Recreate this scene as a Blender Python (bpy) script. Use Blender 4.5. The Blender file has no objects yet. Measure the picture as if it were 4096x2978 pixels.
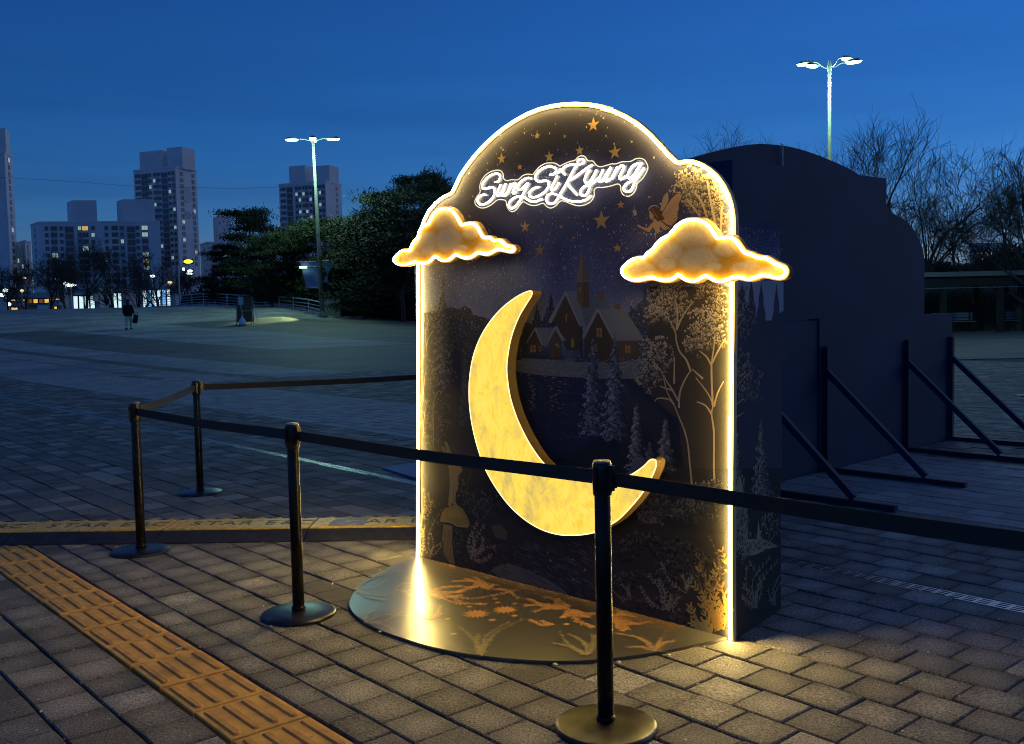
import bpy, bmesh, math, random
from mathutils import Vector, Matrix
random.seed(7)
SC = bpy.context.scene
COL = SC.collection
R = math.radians

# ------------------------------------------------------------------ camera
CAM_H, PITCH, ROLL, FPX = 1.475, R(3.638), R(-1.2), 3890.0      # focal length in pixels of a 4096 wide frame
fwd = Vector((0, math.cos(PITCH), -math.sin(PITCH)))
rt0 = Vector((1, 0, 0)); up0 = rt0.cross(fwd)
rt = math.cos(ROLL) * rt0 + math.sin(ROLL) * up0
up = -math.sin(ROLL) * rt0 + math.cos(ROLL) * up0
EYE = Vector((0, 0, CAM_H))
cd = bpy.data.cameras.new('camera'); cam = bpy.data.objects.new('camera', cd); COL.objects.link(cam)
cd.sensor_width = 36; cd.lens = 36 * FPX / 4096; cd.clip_start = 0.05; cd.clip_end = 6000
m3 = Matrix((rt, up, -fwd)).transposed().to_4x4(); m3.translation = EYE; cam.matrix_world = m3
SC.camera = cam

# ------------------------------------------------------------------ sky, afterglow, exposure
W = bpy.data.worlds.new('World'); SC.world = W; W.use_nodes = True
wn, wl = W.node_tree.nodes, W.node_tree.links; wn.clear()
SUN_EL, SUN_AZ = R(6), R(52)                        # afterglow low on the right, out of frame
sky = wn.new('ShaderNodeTexSky'); sky.sky_type = 'NISHITA'; sky.sun_disc = False
sky.sun_elevation = SUN_EL; sky.sun_rotation = SUN_AZ
sky.air_density = 1.0; sky.dust_density = 0.0; sky.ozone_density = 7.5; sky.altitude = 50
tint = wn.new('ShaderNodeMix'); tint.data_type = 'RGBA'; tint.blend_type = 'MULTIPLY'; tint.inputs[0].default_value = 1
tint.inputs[7].default_value = (1.5, .88, 1.0, 1)
geo = wn.new('ShaderNodeTexCoord')
# a few long, thin cloud streaks low over the horizon
mp = wn.new('ShaderNodeMapping'); mp.inputs['Scale'].default_value = (1.2, 1.2, 14)
mp.inputs['Rotation'].default_value = (0, R(-9), 0)
nz = wn.new('ShaderNodeTexNoise'); nz.inputs['Scale'].default_value = 1.6; nz.inputs['Detail'].default_value = 5
rp = wn.new('ShaderNodeValToRGB'); rp.color_ramp.elements[0].position = 0.46; rp.color_ramp.elements[1].position = 0.66
rp.color_ramp.elements[0].color = (0, 0, 0, 1); rp.color_ramp.elements[1].color = (.6, .6, .6, 1)
sep = wn.new('ShaderNodeSeparateXYZ'); mr = wn.new('ShaderNodeMapRange'); mr.inputs[1].default_value = .30; mr.inputs[2].default_value = .08
mul = wn.new('ShaderNodeMath'); mul.operation = 'MULTIPLY'
cl = wn.new('ShaderNodeMix'); cl.data_type = 'RGBA'; cl.blend_type = 'MULTIPLY'
cl.inputs[7].default_value = (.62, .60, .66, 1)
bg = wn.new('ShaderNodeBackground'); out = wn.new('ShaderNodeOutputWorld')
wl.new(geo.outputs['Generated'], mp.inputs[0]); wl.new(mp.outputs[0], nz.inputs[0]); wl.new(nz.outputs[0], rp.inputs[0])
wl.new(geo.outputs['Generated'], sep.inputs[0]); wl.new(sep.outputs[2], mr.inputs[0])
wl.new(mr.outputs[0], mul.inputs[0]); wl.new(rp.outputs[0], mul.inputs[1])
wl.new(sky.outputs[0], tint.inputs[6]); wl.new(tint.outputs[2], cl.inputs[6]); wl.new(mul.outputs[0], cl.inputs[0])
wl.new(cl.outputs[2], bg.inputs[0]); wl.new(bg.outputs[0], out.inputs[0])
bg.inputs[1].default_value = 0.135
sd = bpy.data.lights.new('afterglow_sun', 'SUN'); so = bpy.data.objects.new('afterglow_sun', sd); COL.objects.link(so)
sd.energy = 0.40; sd.angle = R(90); sd.color = (.86, .94, 1)
so.rotation_euler = (R(90) - SUN_EL, 0, -SUN_AZ + R(180))
SC.view_settings.view_transform = 'Standard'; SC.view_settings.look = 'None'
SC.view_settings.exposure = 0; SC.view_settings.gamma = 1; SC.view_settings.use_curve_mapping = False
try:
    SC.cycles.pixel_filter_type = 'BOX'; SC.cycles.filter_width = 1.0
    SC.cycles.use_denoising = True; SC.cycles.max_bounces = 6; SC.cycles.transparent_max_bounces = 8
    SC.cycles.sample_clamp_indirect = 6; SC.cycles.caustics_reflective = False; SC.cycles.caustics_refractive = False
except Exception:
    pass

# ------------------------------------------------------------------ placement helpers
def ray(px, py):
    return fwd + rt * ((px - 2048) / FPX) - up * ((py - 1489) / FPX)
def at(px, py, d):                                   # the point seen at (px, py) that is d metres away
    r = ray(px, py); return EYE + r * (d / r.y)
def gnd(px, py, z=0.0):                              # the point of the level z seen at (px, py)
    r = ray(px, py); return EYE + r * ((z - CAM_H) / r.z)
def zone(ox, oy, s):
    return lambda pts: [(ox + x * s, oy + y * s) for x, y in pts]
TD = [0, 26, 40, 58, 75, 87, 97, 110, 130, 200]; TZ = [0, 0, .22, .82, 1.65, 2.42, 2.55, 2.3, 1.4, 0.6]
def gz(x, y):                                        # the plaza is level here and rises to a crest on the left
    d = max(0.0, y); z = TZ[-1]
    for i in range(len(TD) - 1):
        if TD[i] <= d < TD[i + 1]:
            t = (d - TD[i]) / (TD[i + 1] - TD[i]); z = TZ[i] + (TZ[i + 1] - TZ[i]) * t; break
    k = x / max(y, 1.0)
    f = 1.0 if k < -.235 else (1 - .22 * (k + .235) / .04 if k < -.195 else max(0.0, .78 * (1 - (k + .195) / .3)))
    return z * f

# ------------------------------------------------------------------ mesh builder
class MB:
    def __init__(s): s.v, s.f, s.c, s.cur, s.mi, s.curm = [], [], [], (1, 1, 1), [], 0
    def add(s, vs, fs, col=None):
        o = len(s.v); s.v += [tuple(p) for p in vs]
        for f in fs: s.f.append(tuple(i + o for i in f)); s.c.append(col or s.cur); s.mi.append(s.curm)
    def poly(s, pts, col=None): s.add(pts, [tuple(range(len(pts)))], col)
    def box(s, lo, hi, col=None, M=None):
        x0, y0, z0 = lo; x1, y1, z1 = hi
        vs = [(x0,y0,z0),(x1,y0,z0),(x1,y1,z0),(x0,y1,z0),(x0,y0,z1),(x1,y0,z1),(x1,y1,z1),(x0,y1,z1)]
        if M: vs = [M @ Vector(p) for p in vs]
        s.add(vs, [(3,2,1,0),(4,5,6,7),(0,1,5,4),(1,2,6,5),(2,3,7,6),(3,0,4,7)], col)
    def bevbox(s, lo, hi, b, col=None):              # box with its top edges chamfered
        x0, y0, z0 = lo; x1, y1, z1 = hi
        vs = [(x0,y0,z0),(x1,y0,z0),(x1,y1,z0),(x0,y1,z0),(x0,y0,z1-b),(x1,y0,z1-b),(x1,y1,z1-b),(x0,y1,z1-b),
              (x0+b,y0+b,z1),(x1-b,y0+b,z1),(x1-b,y1-b,z1),(x0+b,y1-b,z1)]
        s.add(vs, [(8,9,10,11)] + [(i,(i+1)%4,4+(i+1)%4,4+i) for i in range(4)] + [(4+i,4+(i+1)%4,8+(i+1)%4,8+i) for i in range(4)], col)
    def beam(s, a, b, w, h=None, col=None, upv=(0,0,1)):
        a, b = Vector(a), Vector(b); d = (b - a).normalized(); u = Vector(upv)
        if abs(d.dot(u)) > .98: u = Vector((1,0,0))
        x = d.cross(u).normalized(); y = x.cross(d); h = h or w
        vs = [p + x*(sx*w/2) + y*(sy*h/2) for p in (a, b) for sx, sy in ((-1,-1),(1,-1),(1,1),(-1,1))]
        s.add(vs, [(3,2,1,0),(4,5,6,7),(0,1,5,4),(1,2,6,5),(2,3,7,6),(3,0,4,7)], col)
    def tube(s, path, r, n=8, closed=False, col=None, caps=True):
        P = [Vector(p) for p in path]; m = len(P); rs = r if isinstance(r, (list, tuple)) else [r]*m
        rings = []; x = None
        for i in range(m):
            if closed: d = P[(i+1) % m] - P[i-1]
            else: d = P[min(i+1, m-1)] - P[max(i-1, 0)]
            if d.length < 1e-9: d = Vector((0,0,1))
            d.normalize()
            if x is None: x = d.orthogonal().normalized()
            x = x - d * x.dot(d)
            x = x.normalized() if x.length > 1e-6 else d.orthogonal().normalized()
            y = d.cross(x)
            rings.append([P[i] + (x*math.cos(2*math.pi*k/n) + y*math.sin(2*math.pi*k/n))*rs[i] for k in range(n)])
        vs = [p for g in rings for p in g]; fs = []
        for i in range(m if closed else m-1):
            j = (i+1) % m; off = 0
            if closed and j == 0:
                off = min(range(n), key=lambda o: (rings[0][o] - rings[-1][0]).length)
            for k in range(n):
                fs.append((i*n+k, i*n+(k+1)%n, j*n+(k+1+off)%n, j*n+(k+off)%n))
        if not closed and caps: fs += [tuple(range(n))[::-1], tuple((m-1)*n+k for k in range(n))]
        s.add(vs, fs, col)
    def lathe(s, prof, n=32, c=(0,0,0), col=None):
        vs, fs = [], []
        for r, z in prof:
            vs += [(c[0]+r*math.cos(2*math.pi*k/n), c[1]+r*math.sin(2*math.pi*k/n), c[2]+z) for k in range(n)]
        for i in range(len(prof)-1):
            for k in range(n): fs.append((i*n+k, i*n+(k+1)%n, (i+1)*n+(k+1)%n, (i+1)*n+k))
        fs += [tuple(range(n))[::-1], tuple((len(prof)-1)*n+k for k in range(n))]
        s.add(vs, fs, col)
    def prism(s, poly, y0, y1, col=None):            # outline in x,z pushed through from y0 (front) to y1 (back)
        n = len(poly)
        vs = [(x, y0, z) for x, z in poly] + [(x, y1, z) for x, z in poly]
        s.add(vs, [tuple(range(n)), tuple(range(2*n-1, n-1, -1))] + [(i, n+i, n+(i+1)%n, (i+1)%n) for i in range(n)], col)
    def mesh(s, name):
        me = bpy.data.meshes.new(name); me.from_pydata(s.v, [], s.f)
        at_ = me.attributes.new('Col', 'FLOAT_COLOR', 'CORNER'); buf = []
        for p, c in zip(s.f, s.c): buf += [c[0], c[1], c[2], 1.0] * len(p)
        at_.data.foreach_set('color', buf); me.polygons.foreach_set('material_index', s.mi)
        return me
    def build(s, name, m=None, parent=None, smooth=False, loc=None):
        me = s.mesh(name); o = bpy.data.objects.new(name, me); COL.objects.link(o)
        for q in (m if isinstance(m, (list, tuple)) else [m]):
            if q: me.materials.append(q)
        if smooth: me.polygons.foreach_set('use_smooth', [True]*len(me.polygons))
        if parent: o.parent = parent
        if loc: o.location = loc
        return o
def fix(o):                                          # consistent outward normals
    bm = bmesh.new(); bm.from_mesh(o.data); bmesh.ops.recalc_face_normals(bm, faces=bm.faces); bm.to_mesh(o.data); bm.free(); return o
def tag(o, label=None, cat=None, group=None, kind=None):
    if label: o['label'] = label
    if cat: o['category'] = cat
    if group: o['group'] = group
    if kind: o['kind'] = kind
    return o
def thing(name, loc, label, cat, rz=0, group=None):
    o = bpy.data.objects.new(name, None); COL.objects.link(o); o.empty_display_size = .2
    o.location = loc; o.rotation_euler = (0, 0, rz); return tag(o, label, cat, group)
def link(name, me, parent=None, loc=(0,0,0), rz=0):
    o = bpy.data.objects.new(name, me); COL.objects.link(o); o.parent = parent; o.location = loc; o.rotation_euler = (0,0,rz); return o
def copy_tree(o, parent=None):
    c = o.copy(); COL.objects.link(c); c.parent = parent
    for ch in o.children: copy_tree(ch, c)
    return c
def smoothpath(pts, closed=False, k=4):              # Catmull-Rom
    n = len(pts); outp = []
    rng = range(n) if closed else range(n-1)
    for i in rng:
        g = (lambda j: pts[j % n]) if closed else (lambda j: pts[max(0, min(n-1, j))])
        p0, p1, p2, p3 = g(i-1), g(i), g(i+1), g(i+2)
        for t in [q/k for q in range(k)]:
            outp.append(tuple(.5*((2*b) + (c-a)*t + (2*a-5*b+4*c-d)*t*t + (-a+3*b-3*c+d)*t**3) for a, b, c, d in zip(p0, p1, p2, p3)))
    if not closed: outp.append(tuple(pts[-1]))
    return outp
def offset(poly, d):                                 # closed 2-d outline grown by d
    n = len(poly); A = sum(poly[i][0]*poly[(i+1)%n][1]-poly[(i+1)%n][0]*poly[i][1] for i in range(n)); sg = 1 if A > 0 else -1
    res = []
    for i in range(n):
        a, b = Vector(poly[i-1]), Vector(poly[(i+1) % n]); t = (b-a); t = t.normalized() if t.length > 1e-9 else Vector((1,0))
        res.append((poly[i][0] + sg*t.y*d, poly[i][1] - sg*t.x*d))
    return res
def inside(p, poly):
    x, y = p; c = False; j = len(poly)-1
    for i in range(len(poly)):
        (xi, yi), (xj, yj) = poly[i], poly[j]
        if (yi > y) != (yj > y) and x < (xj-xi)*(y-yi)/(yj-yi)+xi: c = not c
        j = i
    return c
def mix(a, b, t): return tuple(p + (q-p)*t for p, q in zip(a, b))

# ------------------------------------------------------------------ materials
def mat(name, col=(.5,.5,.5), rough=.6, metal=0, noise=None, bump=None, emit=None, attr=False, spec=.5, coat=0):
    m = bpy.data.materials.new(name); m.use_nodes = True; nt = m.node_tree; b = nt.nodes['Principled BSDF']
    b.inputs['Roughness'].default_value = rough; b.inputs['Metallic'].default_value = metal
    b.inputs['Specular IOR Level'].default_value = spec; b.inputs['Coat Weight'].default_value = coat
    src = None
    if attr:
        a = nt.nodes.new('ShaderNodeAttribute'); a.attribute_name = 'Col'; src = a.outputs['Color']
    else: b.inputs['Base Color'].default_value = (*col, 1)
    co = nt.nodes.new('ShaderNodeNewGeometry')
    if noise:                                        # (scale, colour to mix in, lo, hi)
        n = nt.nodes.new('ShaderNodeTexNoise'); n.inputs['Scale'].default_value = noise[0]; n.inputs['Detail'].default_value = 6
        nt.links.new(co.outputs['Position'], n.inputs['Vector'])
        r_ = nt.nodes.new('ShaderNodeMapRange'); r_.inputs[1].default_value = noise[2]; r_.inputs[2].default_value = noise[3]
        nt.links.new(n.outputs[0], r_.inputs[0])
        mx = nt.nodes.new('ShaderNodeMix'); mx.data_type = 'RGBA'; nt.links.new(r_.outputs[0], mx.inputs[0])
        mx.inputs[6].default_value = (*col, 1); mx.inputs[7].default_value = (*noise[1], 1)
        if attr:
            mx.blend_type = 'MULTIPLY'; nt.links.new(src, mx.inputs[6])
        src = mx.outputs[2]
    if src is not None: nt.links.new(src, b.inputs['Base Color'])
    if bump:                                         # (scale, strength, distance)
        n = nt.nodes.new('ShaderNodeTexNoise'); n.inputs['Scale'].default_value = bump[0]; n.inputs['Detail'].default_value = 4
        nt.links.new(co.outputs['Position'], n.inputs['Vector'])
        bp = nt.nodes.new('ShaderNodeBump'); bp.inputs['Strength'].default_value = bump[1]; bp.inputs['Distance'].default_value = bump[2]
        nt.links.new(n.outputs[0], bp.inputs['Height']); nt.links.new(bp.outputs[0], b.inputs['Normal'])
    if emit:
        b.inputs['Emission Color'].default_value = (*emit[0], 1); b.inputs['Emission Strength'].default_value = emit[1]
    return m
def lamp_mat(name, col, s):
    m = bpy.data.materials.new(name); m.use_nodes = True; nt = m.node_tree; nt.nodes.clear()
    e = nt.nodes.new('ShaderNodeEmission'); e.inputs[0].default_value = (*col, 1); e.inputs[1].default_value = s
    o = nt.nodes.new('ShaderNodeOutputMaterial'); nt.links.new(e.outputs[0], o.inputs[0]); return m
M = {}
M['navy'] = mat('navy_painted_board', (.010, .032, .090), .7, noise=(1.1, (.006, .018, .052), .30, .75), bump=(60, .15, .004))
M['navy_edge'] = mat('navy_board_edge', (.035, .055, .12), .7)
M['timber_dark'] = mat('dark_painted_timber', (.012, .018, .04), .65, noise=(9, (.02, .028, .06), .4, .7))
M['black_metal'] = mat('black_powder_coat', (.006, .0056, .005), .26, noise=(14, (.014, .012, .010), .5, .75), bump=(160, .08, .001), spec=.22)
M['black_plastic'] = mat('black_plastic', (.012, .012, .012), .32)
M['cap_metal'] = mat('worn_cap', (.35, .30, .24), .35, .6)
M['base_metal'] = mat('stanchion_base_steel', (.038, .037, .037), .36, .8, noise=(11, (.10, .095, .085), .45, .7), bump=(25, .12, .002))
M['belt'] = mat('woven_belt', (.034, .031, .025), .75, bump=(400, .3, .001))
M['steel'] = mat('galvanised_steel', (.42, .44, .46), .38, .9, noise=(16, (.28, .29, .3), .4, .7))
M['rubber'] = mat('black_rubber', (.022, .023, .026), .55, noise=(18, (.045, .045, .048), .45, .75), bump=(50, .4, .003))
M['yellow_lid'] = mat('yellow_plastic_lid', (.82, .52, .045), .42, noise=(30, (.45, .28, .035), .42, .72), bump=(46, .7, .005))
M['lid_text'] = mat('worn_lid_lettering', (.06, .045, .02), .5, noise=(60, (.25, .16, .04), .5, .6))
M['tactile'] = mat('yellow_tactile_tile', (.76, .42, .085), .75, noise=(13, (.52, .28, .065), .38, .72), bump=(220, .35, .002))
M['tactile_bar'] = mat('yellow_tactile_bar', (.64, .33, .075), .8, noise=(16, (.44, .23, .06), .38, .72), bump=(220, .35, .002))
M['grime'] = mat('joint_sand', (.012, .011, .010), .95, noise=(40, (.028, .025, .022), .5, .75))
M['litter'] = mat('white_litter', (.75, .72, .66), .8)
M['concrete'] = mat('weathered_concrete', (.34, .34, .33), .85, noise=(2.4, (.20, .20, .19), .4, .65), bump=(9, .4, .02))
M['rail'] = mat('grey_rail_paint', (.40, .42, .44), .45)

# ---- where the light and dark stone bands of the plaza run (p along the joints, q across them)
JA = R(130.848); D1 = Vector((math.cos(JA), math.sin(JA), 0)); D2 = Vector((-math.sin(JA), math.cos(JA), 0))
def pq(P): return P.dot(D1), P.dot(D2)
def light_band(p, q):
    if -9.1 < q < -6.6: return not (p > 23 and -9.1 < q < -8.7)
    if p > 21 and (-10.3 < q <= -9.1): return True
    if p > 21 and (-13.0 < q < -10.9): return True
    if p > 34 and (-24 < q < -17.5): return True
    return False

def stone_material(name, source):
    """concrete paver: tone per stone, worn pale blotches, sandy grain; 'source' gives the stone's own tone"""
    m = bpy.data.materials.new(name); m.use_nodes = True; nt = m.node_tree; N = nt.nodes; L = nt.links
    b = N['Principled BSDF']; b.inputs['Roughness'].default_value = .78; b.inputs['Specular IOR Level'].default_value = .35
    g = N.new('ShaderNodeNewGeometry')
    if source == 'col':
        a = N.new('ShaderNodeAttribute'); a.attribute_name = 'Col'; base = a.outputs['Color']
    else:
        a = N.new('ShaderNodeObjectInfo'); r_ = N.new('ShaderNodeValToRGB'); L.new(a.outputs['Random'], r_.inputs[0])
        for i, (ps, c) in enumerate(((0, (.135, .126, .110)), (.5, (.195, .182, .158)), (.86, (.225, .21, .183)), (1, (.34, .315, .275)))):
            e = r_.color_ramp.elements[i] if i < 2 else r_.color_ramp.elements.new(ps)
            e.position = ps; e.color = (*c, 1)
        r_.color_ramp.elements[-1].position = 1; base = r_.outputs[0]
    if source != 'col':                              # dirt gathers along the stone's edges, the middle wears paler
        tc = N.new('ShaderNodeTexCoord'); mp = N.new('ShaderNodeMapping'); mp.inputs['Scale'].default_value = (9.4, 9.7, 0); L.new(tc.outputs['Object'], mp.inputs[0])
        nd = N.new('ShaderNodeTexNoise'); nd.inputs['Scale'].default_value = 9; L.new(g.outputs['Position'], nd.inputs['Vector'])
        ln = N.new('ShaderNodeVectorMath'); ln.operation = 'LENGTH'; L.new(mp.outputs[0], ln.inputs[0])
        sm = N.new('ShaderNodeMath'); sm.operation = 'ADD'; L.new(ln.outputs['Value'], sm.inputs[0]); L.new(nd.outputs[0], sm.inputs[1])
        kr = N.new('ShaderNodeMapRange'); kr.inputs[1].default_value = .75; kr.inputs[2].default_value = 1.75; kr.inputs[3].default_value = 1.22; kr.inputs[4].default_value = .62; L.new(sm.outputs[0], kr.inputs[0])
        me_ = N.new('ShaderNodeMix'); me_.data_type = 'RGBA'; me_.blend_type = 'MULTIPLY'; me_.inputs[0].default_value = 1; L.new(base, me_.inputs[6]); L.new(kr.outputs[0], me_.inputs[7]); base = me_.outputs[2]
    n1 = N.new('ShaderNodeTexNoise'); n1.inputs['Scale'].default_value = 3.1; n1.inputs['Detail'].default_value = 3
    L.new(g.outputs['Position'], n1.inputs['Vector'])
    k1 = N.new('ShaderNodeMapRange'); k1.inputs[1].default_value = .52; k1.inputs[2].default_value = .72; k1.inputs[4].default_value = .5
    L.new(n1.outputs[0], k1.inputs[0])
    m1 = N.new('ShaderNodeMix'); m1.data_type = 'RGBA'; m1.inputs[7].default_value = (.30, .28, .245, 1)
    L.new(k1.outputs[0], m1.inputs[0]); L.new(base, m1.inputs[6])
    n2 = N.new('ShaderNodeTexNoise'); n2.inputs['Scale'].default_value = 120; n2.inputs['Detail'].default_value = 2
    L.new(g.outputs['Position'], n2.inputs['Vector'])
    k2 = N.new('ShaderNodeMapRange'); k2.inputs[1].default_value = .32; k2.inputs[2].default_value = .72; k2.inputs[3].default_value = .42; k2.inputs[4].default_value = 1.7
    L.new(n2.outputs[0], k2.inputs[0])
    m2 = N.new('ShaderNodeMix'); m2.data_type = 'RGBA'; m2.blend_type = 'MULTIPLY'; m2.inputs[0].default_value = 1
    n3 = N.new('ShaderNodeTexNoise'); n3.inputs['Scale'].default_value = 17; n3.inputs['Detail'].default_value = 2; L.new(g.outputs['Position'], n3.inputs['Vector'])
    k3 = N.new('ShaderNodeMapRange'); k3.inputs[1].default_value = .70; k3.inputs[2].default_value = .76; k3.inputs[3].default_value = 1; k3.inputs[4].default_value = .45; L.new(n3.outputs[0], k3.inputs[0])
    m3_ = N.new('ShaderNodeMix'); m3_.data_type = 'RGBA'; m3_.blend_type = 'MULTIPLY'; m3_.inputs[0].default_value = 1; L.new(m1.outputs[2], m3_.inputs[6]); L.new(k3.outputs[0], m3_.inputs[7])
    L.new(m3_.outputs[2], m2.inputs[6]); L.new(k2.outputs[0], m2.inputs[7]); L.new(m2.outputs[2], b.inputs['Base Color'])
    bp = N.new('ShaderNodeBump'); bp.inputs['Strength'].default_value = .8; bp.inputs['Distance'].default_value = .004
    L.new(n2.outputs[0], bp.inputs['Height']); L.new(bp.outputs[0], b.inputs['Normal'])
    return m
M['stone'] = stone_material('paver_stone', 'rand'); M['stone_many'] = stone_material('paver_stone_laid', 'col')

def plaza_material():
    """the plaza where single stones are too small to tell apart: joints, stone bands, slow blotches"""
    m = bpy.data.materials.new('plaza_paving'); m.use_nodes = True; nt = m.node_tree; N = nt.nodes; L = nt.links
    b = N['Principled BSDF']; b.inputs['Roughness'].default_value = .72; b.inputs['Specular IOR Level'].default_value = .35
    g = N.new('ShaderNodeNewGeometry')
    def dot(v):
        d = N.new('ShaderNodeVectorMath'); d.operation = 'DOT_PRODUCT'; d.inputs[1].default_value = v; L.new(g.outputs['Position'], d.inputs[0]); return d.outputs['Value']
    P, Q = dot(D1), dot(D2)
    def step(x, lo, hi):                             # 1 where lo < x < hi
        a = N.new('ShaderNodeMath'); a.operation = 'GREATER_THAN'; L.new(x, a.inputs[0]); a.inputs[1].default_value = lo
        c = N.new('ShaderNodeMath'); c.operation = 'LESS_THAN'; L.new(x, c.inputs[0]); c.inputs[1].default_value = hi
        e = N.new('ShaderNodeMath'); e.operation = 'MULTIPLY'; L.new(a.outputs[0], e.inputs[0]); L.new(c.outputs[0], e.inputs[1]); return e.outputs[0]
    def mth(op, x, y):
        e = N.new('ShaderNodeMath'); e.operation = op; L.new(x, e.inputs[0])
        if isinstance(y, (int, float)): e.inputs[1].default_value = y
        else: L.new(y, e.inputs[1])
        return e.outputs[0]
    band = step(Q, -9.1, -6.6)
    far = step(P, 21, 999)
    band = mth('MAXIMUM', band, mth('MULTIPLY', far, step(Q, -10.3, -9.2)))
    band = mth('MAXIMUM', band, mth('MULTIPLY', far, step(Q, -13.0, -10.9)))
    band = mth('MAXIMUM', band, mth('MULTIPLY', step(P, 34, 999), step(Q, -24, -17.5)))
    band = mth('MAXIMUM', band, step(P, 62, 999))
    cmb = N.new('ShaderNodeCombineXYZ'); L.new(P, cmb.inputs[0]); L.new(Q, cmb.inputs[1])
    br = N.new('ShaderNodeTexBrick'); L.new(cmb.outputs[0], br.inputs[0]); br.inputs['Scale'].default_value = 1
    br.inputs['Brick Width'].default_value = .216; br.inputs['Row Height'].default_value = .2083; br.inputs['Mortar Size'].default_value = .010
    br.inputs['Color1'].default_value = (.8, .8, .8, 1); br.inputs['Color2'].default_value = (1.2, 1.2, 1.2, 1); br.inputs['Mortar'].default_value = (.3, .3, .3, 1)
    ns = N.new('ShaderNodeTexNoise'); ns.inputs['Scale'].default_value = .35; ns.inputs['Detail'].default_value = 6; L.new(g.outputs['Position'], ns.inputs['Vector'])
    nm = N.new('ShaderNodeMapRange'); nm.inputs[1].default_value = .3; nm.inputs[2].default_value = .7; nm.inputs[3].default_value = .6; nm.inputs[4].default_value = 1.3; L.new(ns.outputs[0], nm.inputs[0])
    c = N.new('ShaderNodeMix'); c.data_type = 'RGBA'; L.new(band, c.inputs[0]); c.inputs[6].default_value = (.125, .117, .104, 1); c.inputs[7].default_value = (.28, .28, .275, 1)
    c2 = N.new('ShaderNodeMix'); c2.data_type = 'RGBA'; c2.blend_type = 'MULTIPLY'; c2.inputs[0].default_value = 1; L.new(c.outputs[2], c2.inputs[6]); L.new(br.outputs[0], c2.inputs[7])
    c3 = N.new('ShaderNodeMix'); c3.data_type = 'RGBA'; c3.blend_type = 'MULTIPLY'; c3.inputs[0].default_value = 1; L.new(c2.outputs[2], c3.inputs[6]); L.new(nm.outputs[0], c3.inputs[7])
    L.new(c3.outputs[2], b.inputs['Base Color'])
    return m
M['plaza'] = plaza_material()

# ---- the plaza sheet: bed under the laid stones near by, finished surface further out, on to the horizon
LAID = 25.0
ys = [-60, -20, -8, -3, 0, 4, 8, 12, 16, 19, 22, LAID - .40, LAID - .38, 26, 28, 30, 34, 38, 42, 46, 50, 54, 58, 62, 66, 70, 74, 78, 82, 86, 90, 94, 98, 104, 110, 118, 130, 150, 200, 400, 900, 2500, 5000]
ks = [-60, -6, -3, -1.6, -1, -.8, -.65, -.55, -.5, -.45, -.4, -.36, -.32, -.28, -.25, -.235, -.215, -.195, -.17, -.14, -.1, -.05, 0, .05, .105, .2, .3, .4, .5, .65, .8, 1, 1.6, 3, 6, 60]
b = MB(); vs = []
for y in ys:
    for k in ks:
        x = k * max(y, 12.0); vs.append((x, y, -.028 if y <= LAID - .40 else gz(x, y) - (.004 if y < 26 else 0)))
n = len(ks); b.add(vs, [(i*n+j, i*n+j+1, (i+1)*n+j+1, (i+1)*n+j) for i in range(len(ys)-1) for j in range(n-1)])
plaza = tag(b.build('plaza', M['plaza']), kind='structure')
b = MB(); b.poly([(-30, -10, -.024), (30, -10, -.024), (30, LAID-.42, -.024), (-30, LAID-.42, -.024)])
bed = tag(b.build('joint_bed', M['grime'], plaza))

# ---- pavers
PIT, ROW = .216, .2083
rows = []                                            # (q low, q high)
q = -1.39
while q < 3.2: rows.append((q, q + .209)); q += .209
rows.append((-1.85, -1.712)); q = -1.85
while q > -4.72: rows.append((q - ROW, q)); q -= ROW
Q_DRAIN_HI = q; q = -4.86
while q > -24: rows.append((q - ROW, q)); q -= ROW
stones = []
for ri, (q0, q1) in enumerate(rows):
    ph = (ri % 2) * .5 * PIT + random.uniform(-.02, .02); k = int(-12 / PIT)
    while k * PIT < 36:
        p0 = k * PIT + ph; k += 1
        c = D1 * (p0 + PIT/2) + D2 * ((q0 + q1)/2)
        if c.y > LAID - .1 or c.y < 1.2 or abs(c.x) > .56 * c.y + 1.4: continue
        stones.append((p0, q0, q1, c))
def in_view(c):
    r_ = c - EYE; z = r_.dot(fwd)
    return z > .5 and abs(r_.dot(rt)/z*FPX) < 2030 and -1480 < -(r_.dot(up))/z*FPX < 1470
def hidden(c):                                       # under the half-round plate, behind the photo wall, or under the cable ramp
    return (c - WO).dot(WU) > -.05 and -.05 < (c - WO).dot(WN) < .9 and (c-WO).dot(WU) < 2.15
# ---- frame of the photo wall: WO its left foot, WU along the front to the right, WN out of the front
WO = Vector((-.593, 5.760, 0)); WE = Vector((.932, 4.203, 0)); WU = (WE - WO).normalized(); WN = Vector((WU.y, -WU.x, 0))
WLEN = (WE - WO).length; WRZ = math.atan2(WU.y, WU.x)
def wuv(pts, off=0.0):                               # outline traced on the plane 'off' metres in front of the wall -> (u, v) in metres
    res = []
    for px, py in pts:
        r = ray(px, py); t = ((WO + WN*off - EYE).dot(WN)) / r.dot(WN); P = EYE + r*t
        res.append(((P - WO).dot(WU), P.z))
    return res
stones.sort(key=lambda s: (not in_view(s[3]) or hidden(s[3]), s[3].length))
b = MB(); b.bevbox((-PIT/2+.0025, -ROW/2+.0052, -.03), (PIT/2-.0025, ROW/2-.0052, 0), .005); stone_me = b.mesh('paver'); stone_me.materials.append(M['stone'])
many = MB()
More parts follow.
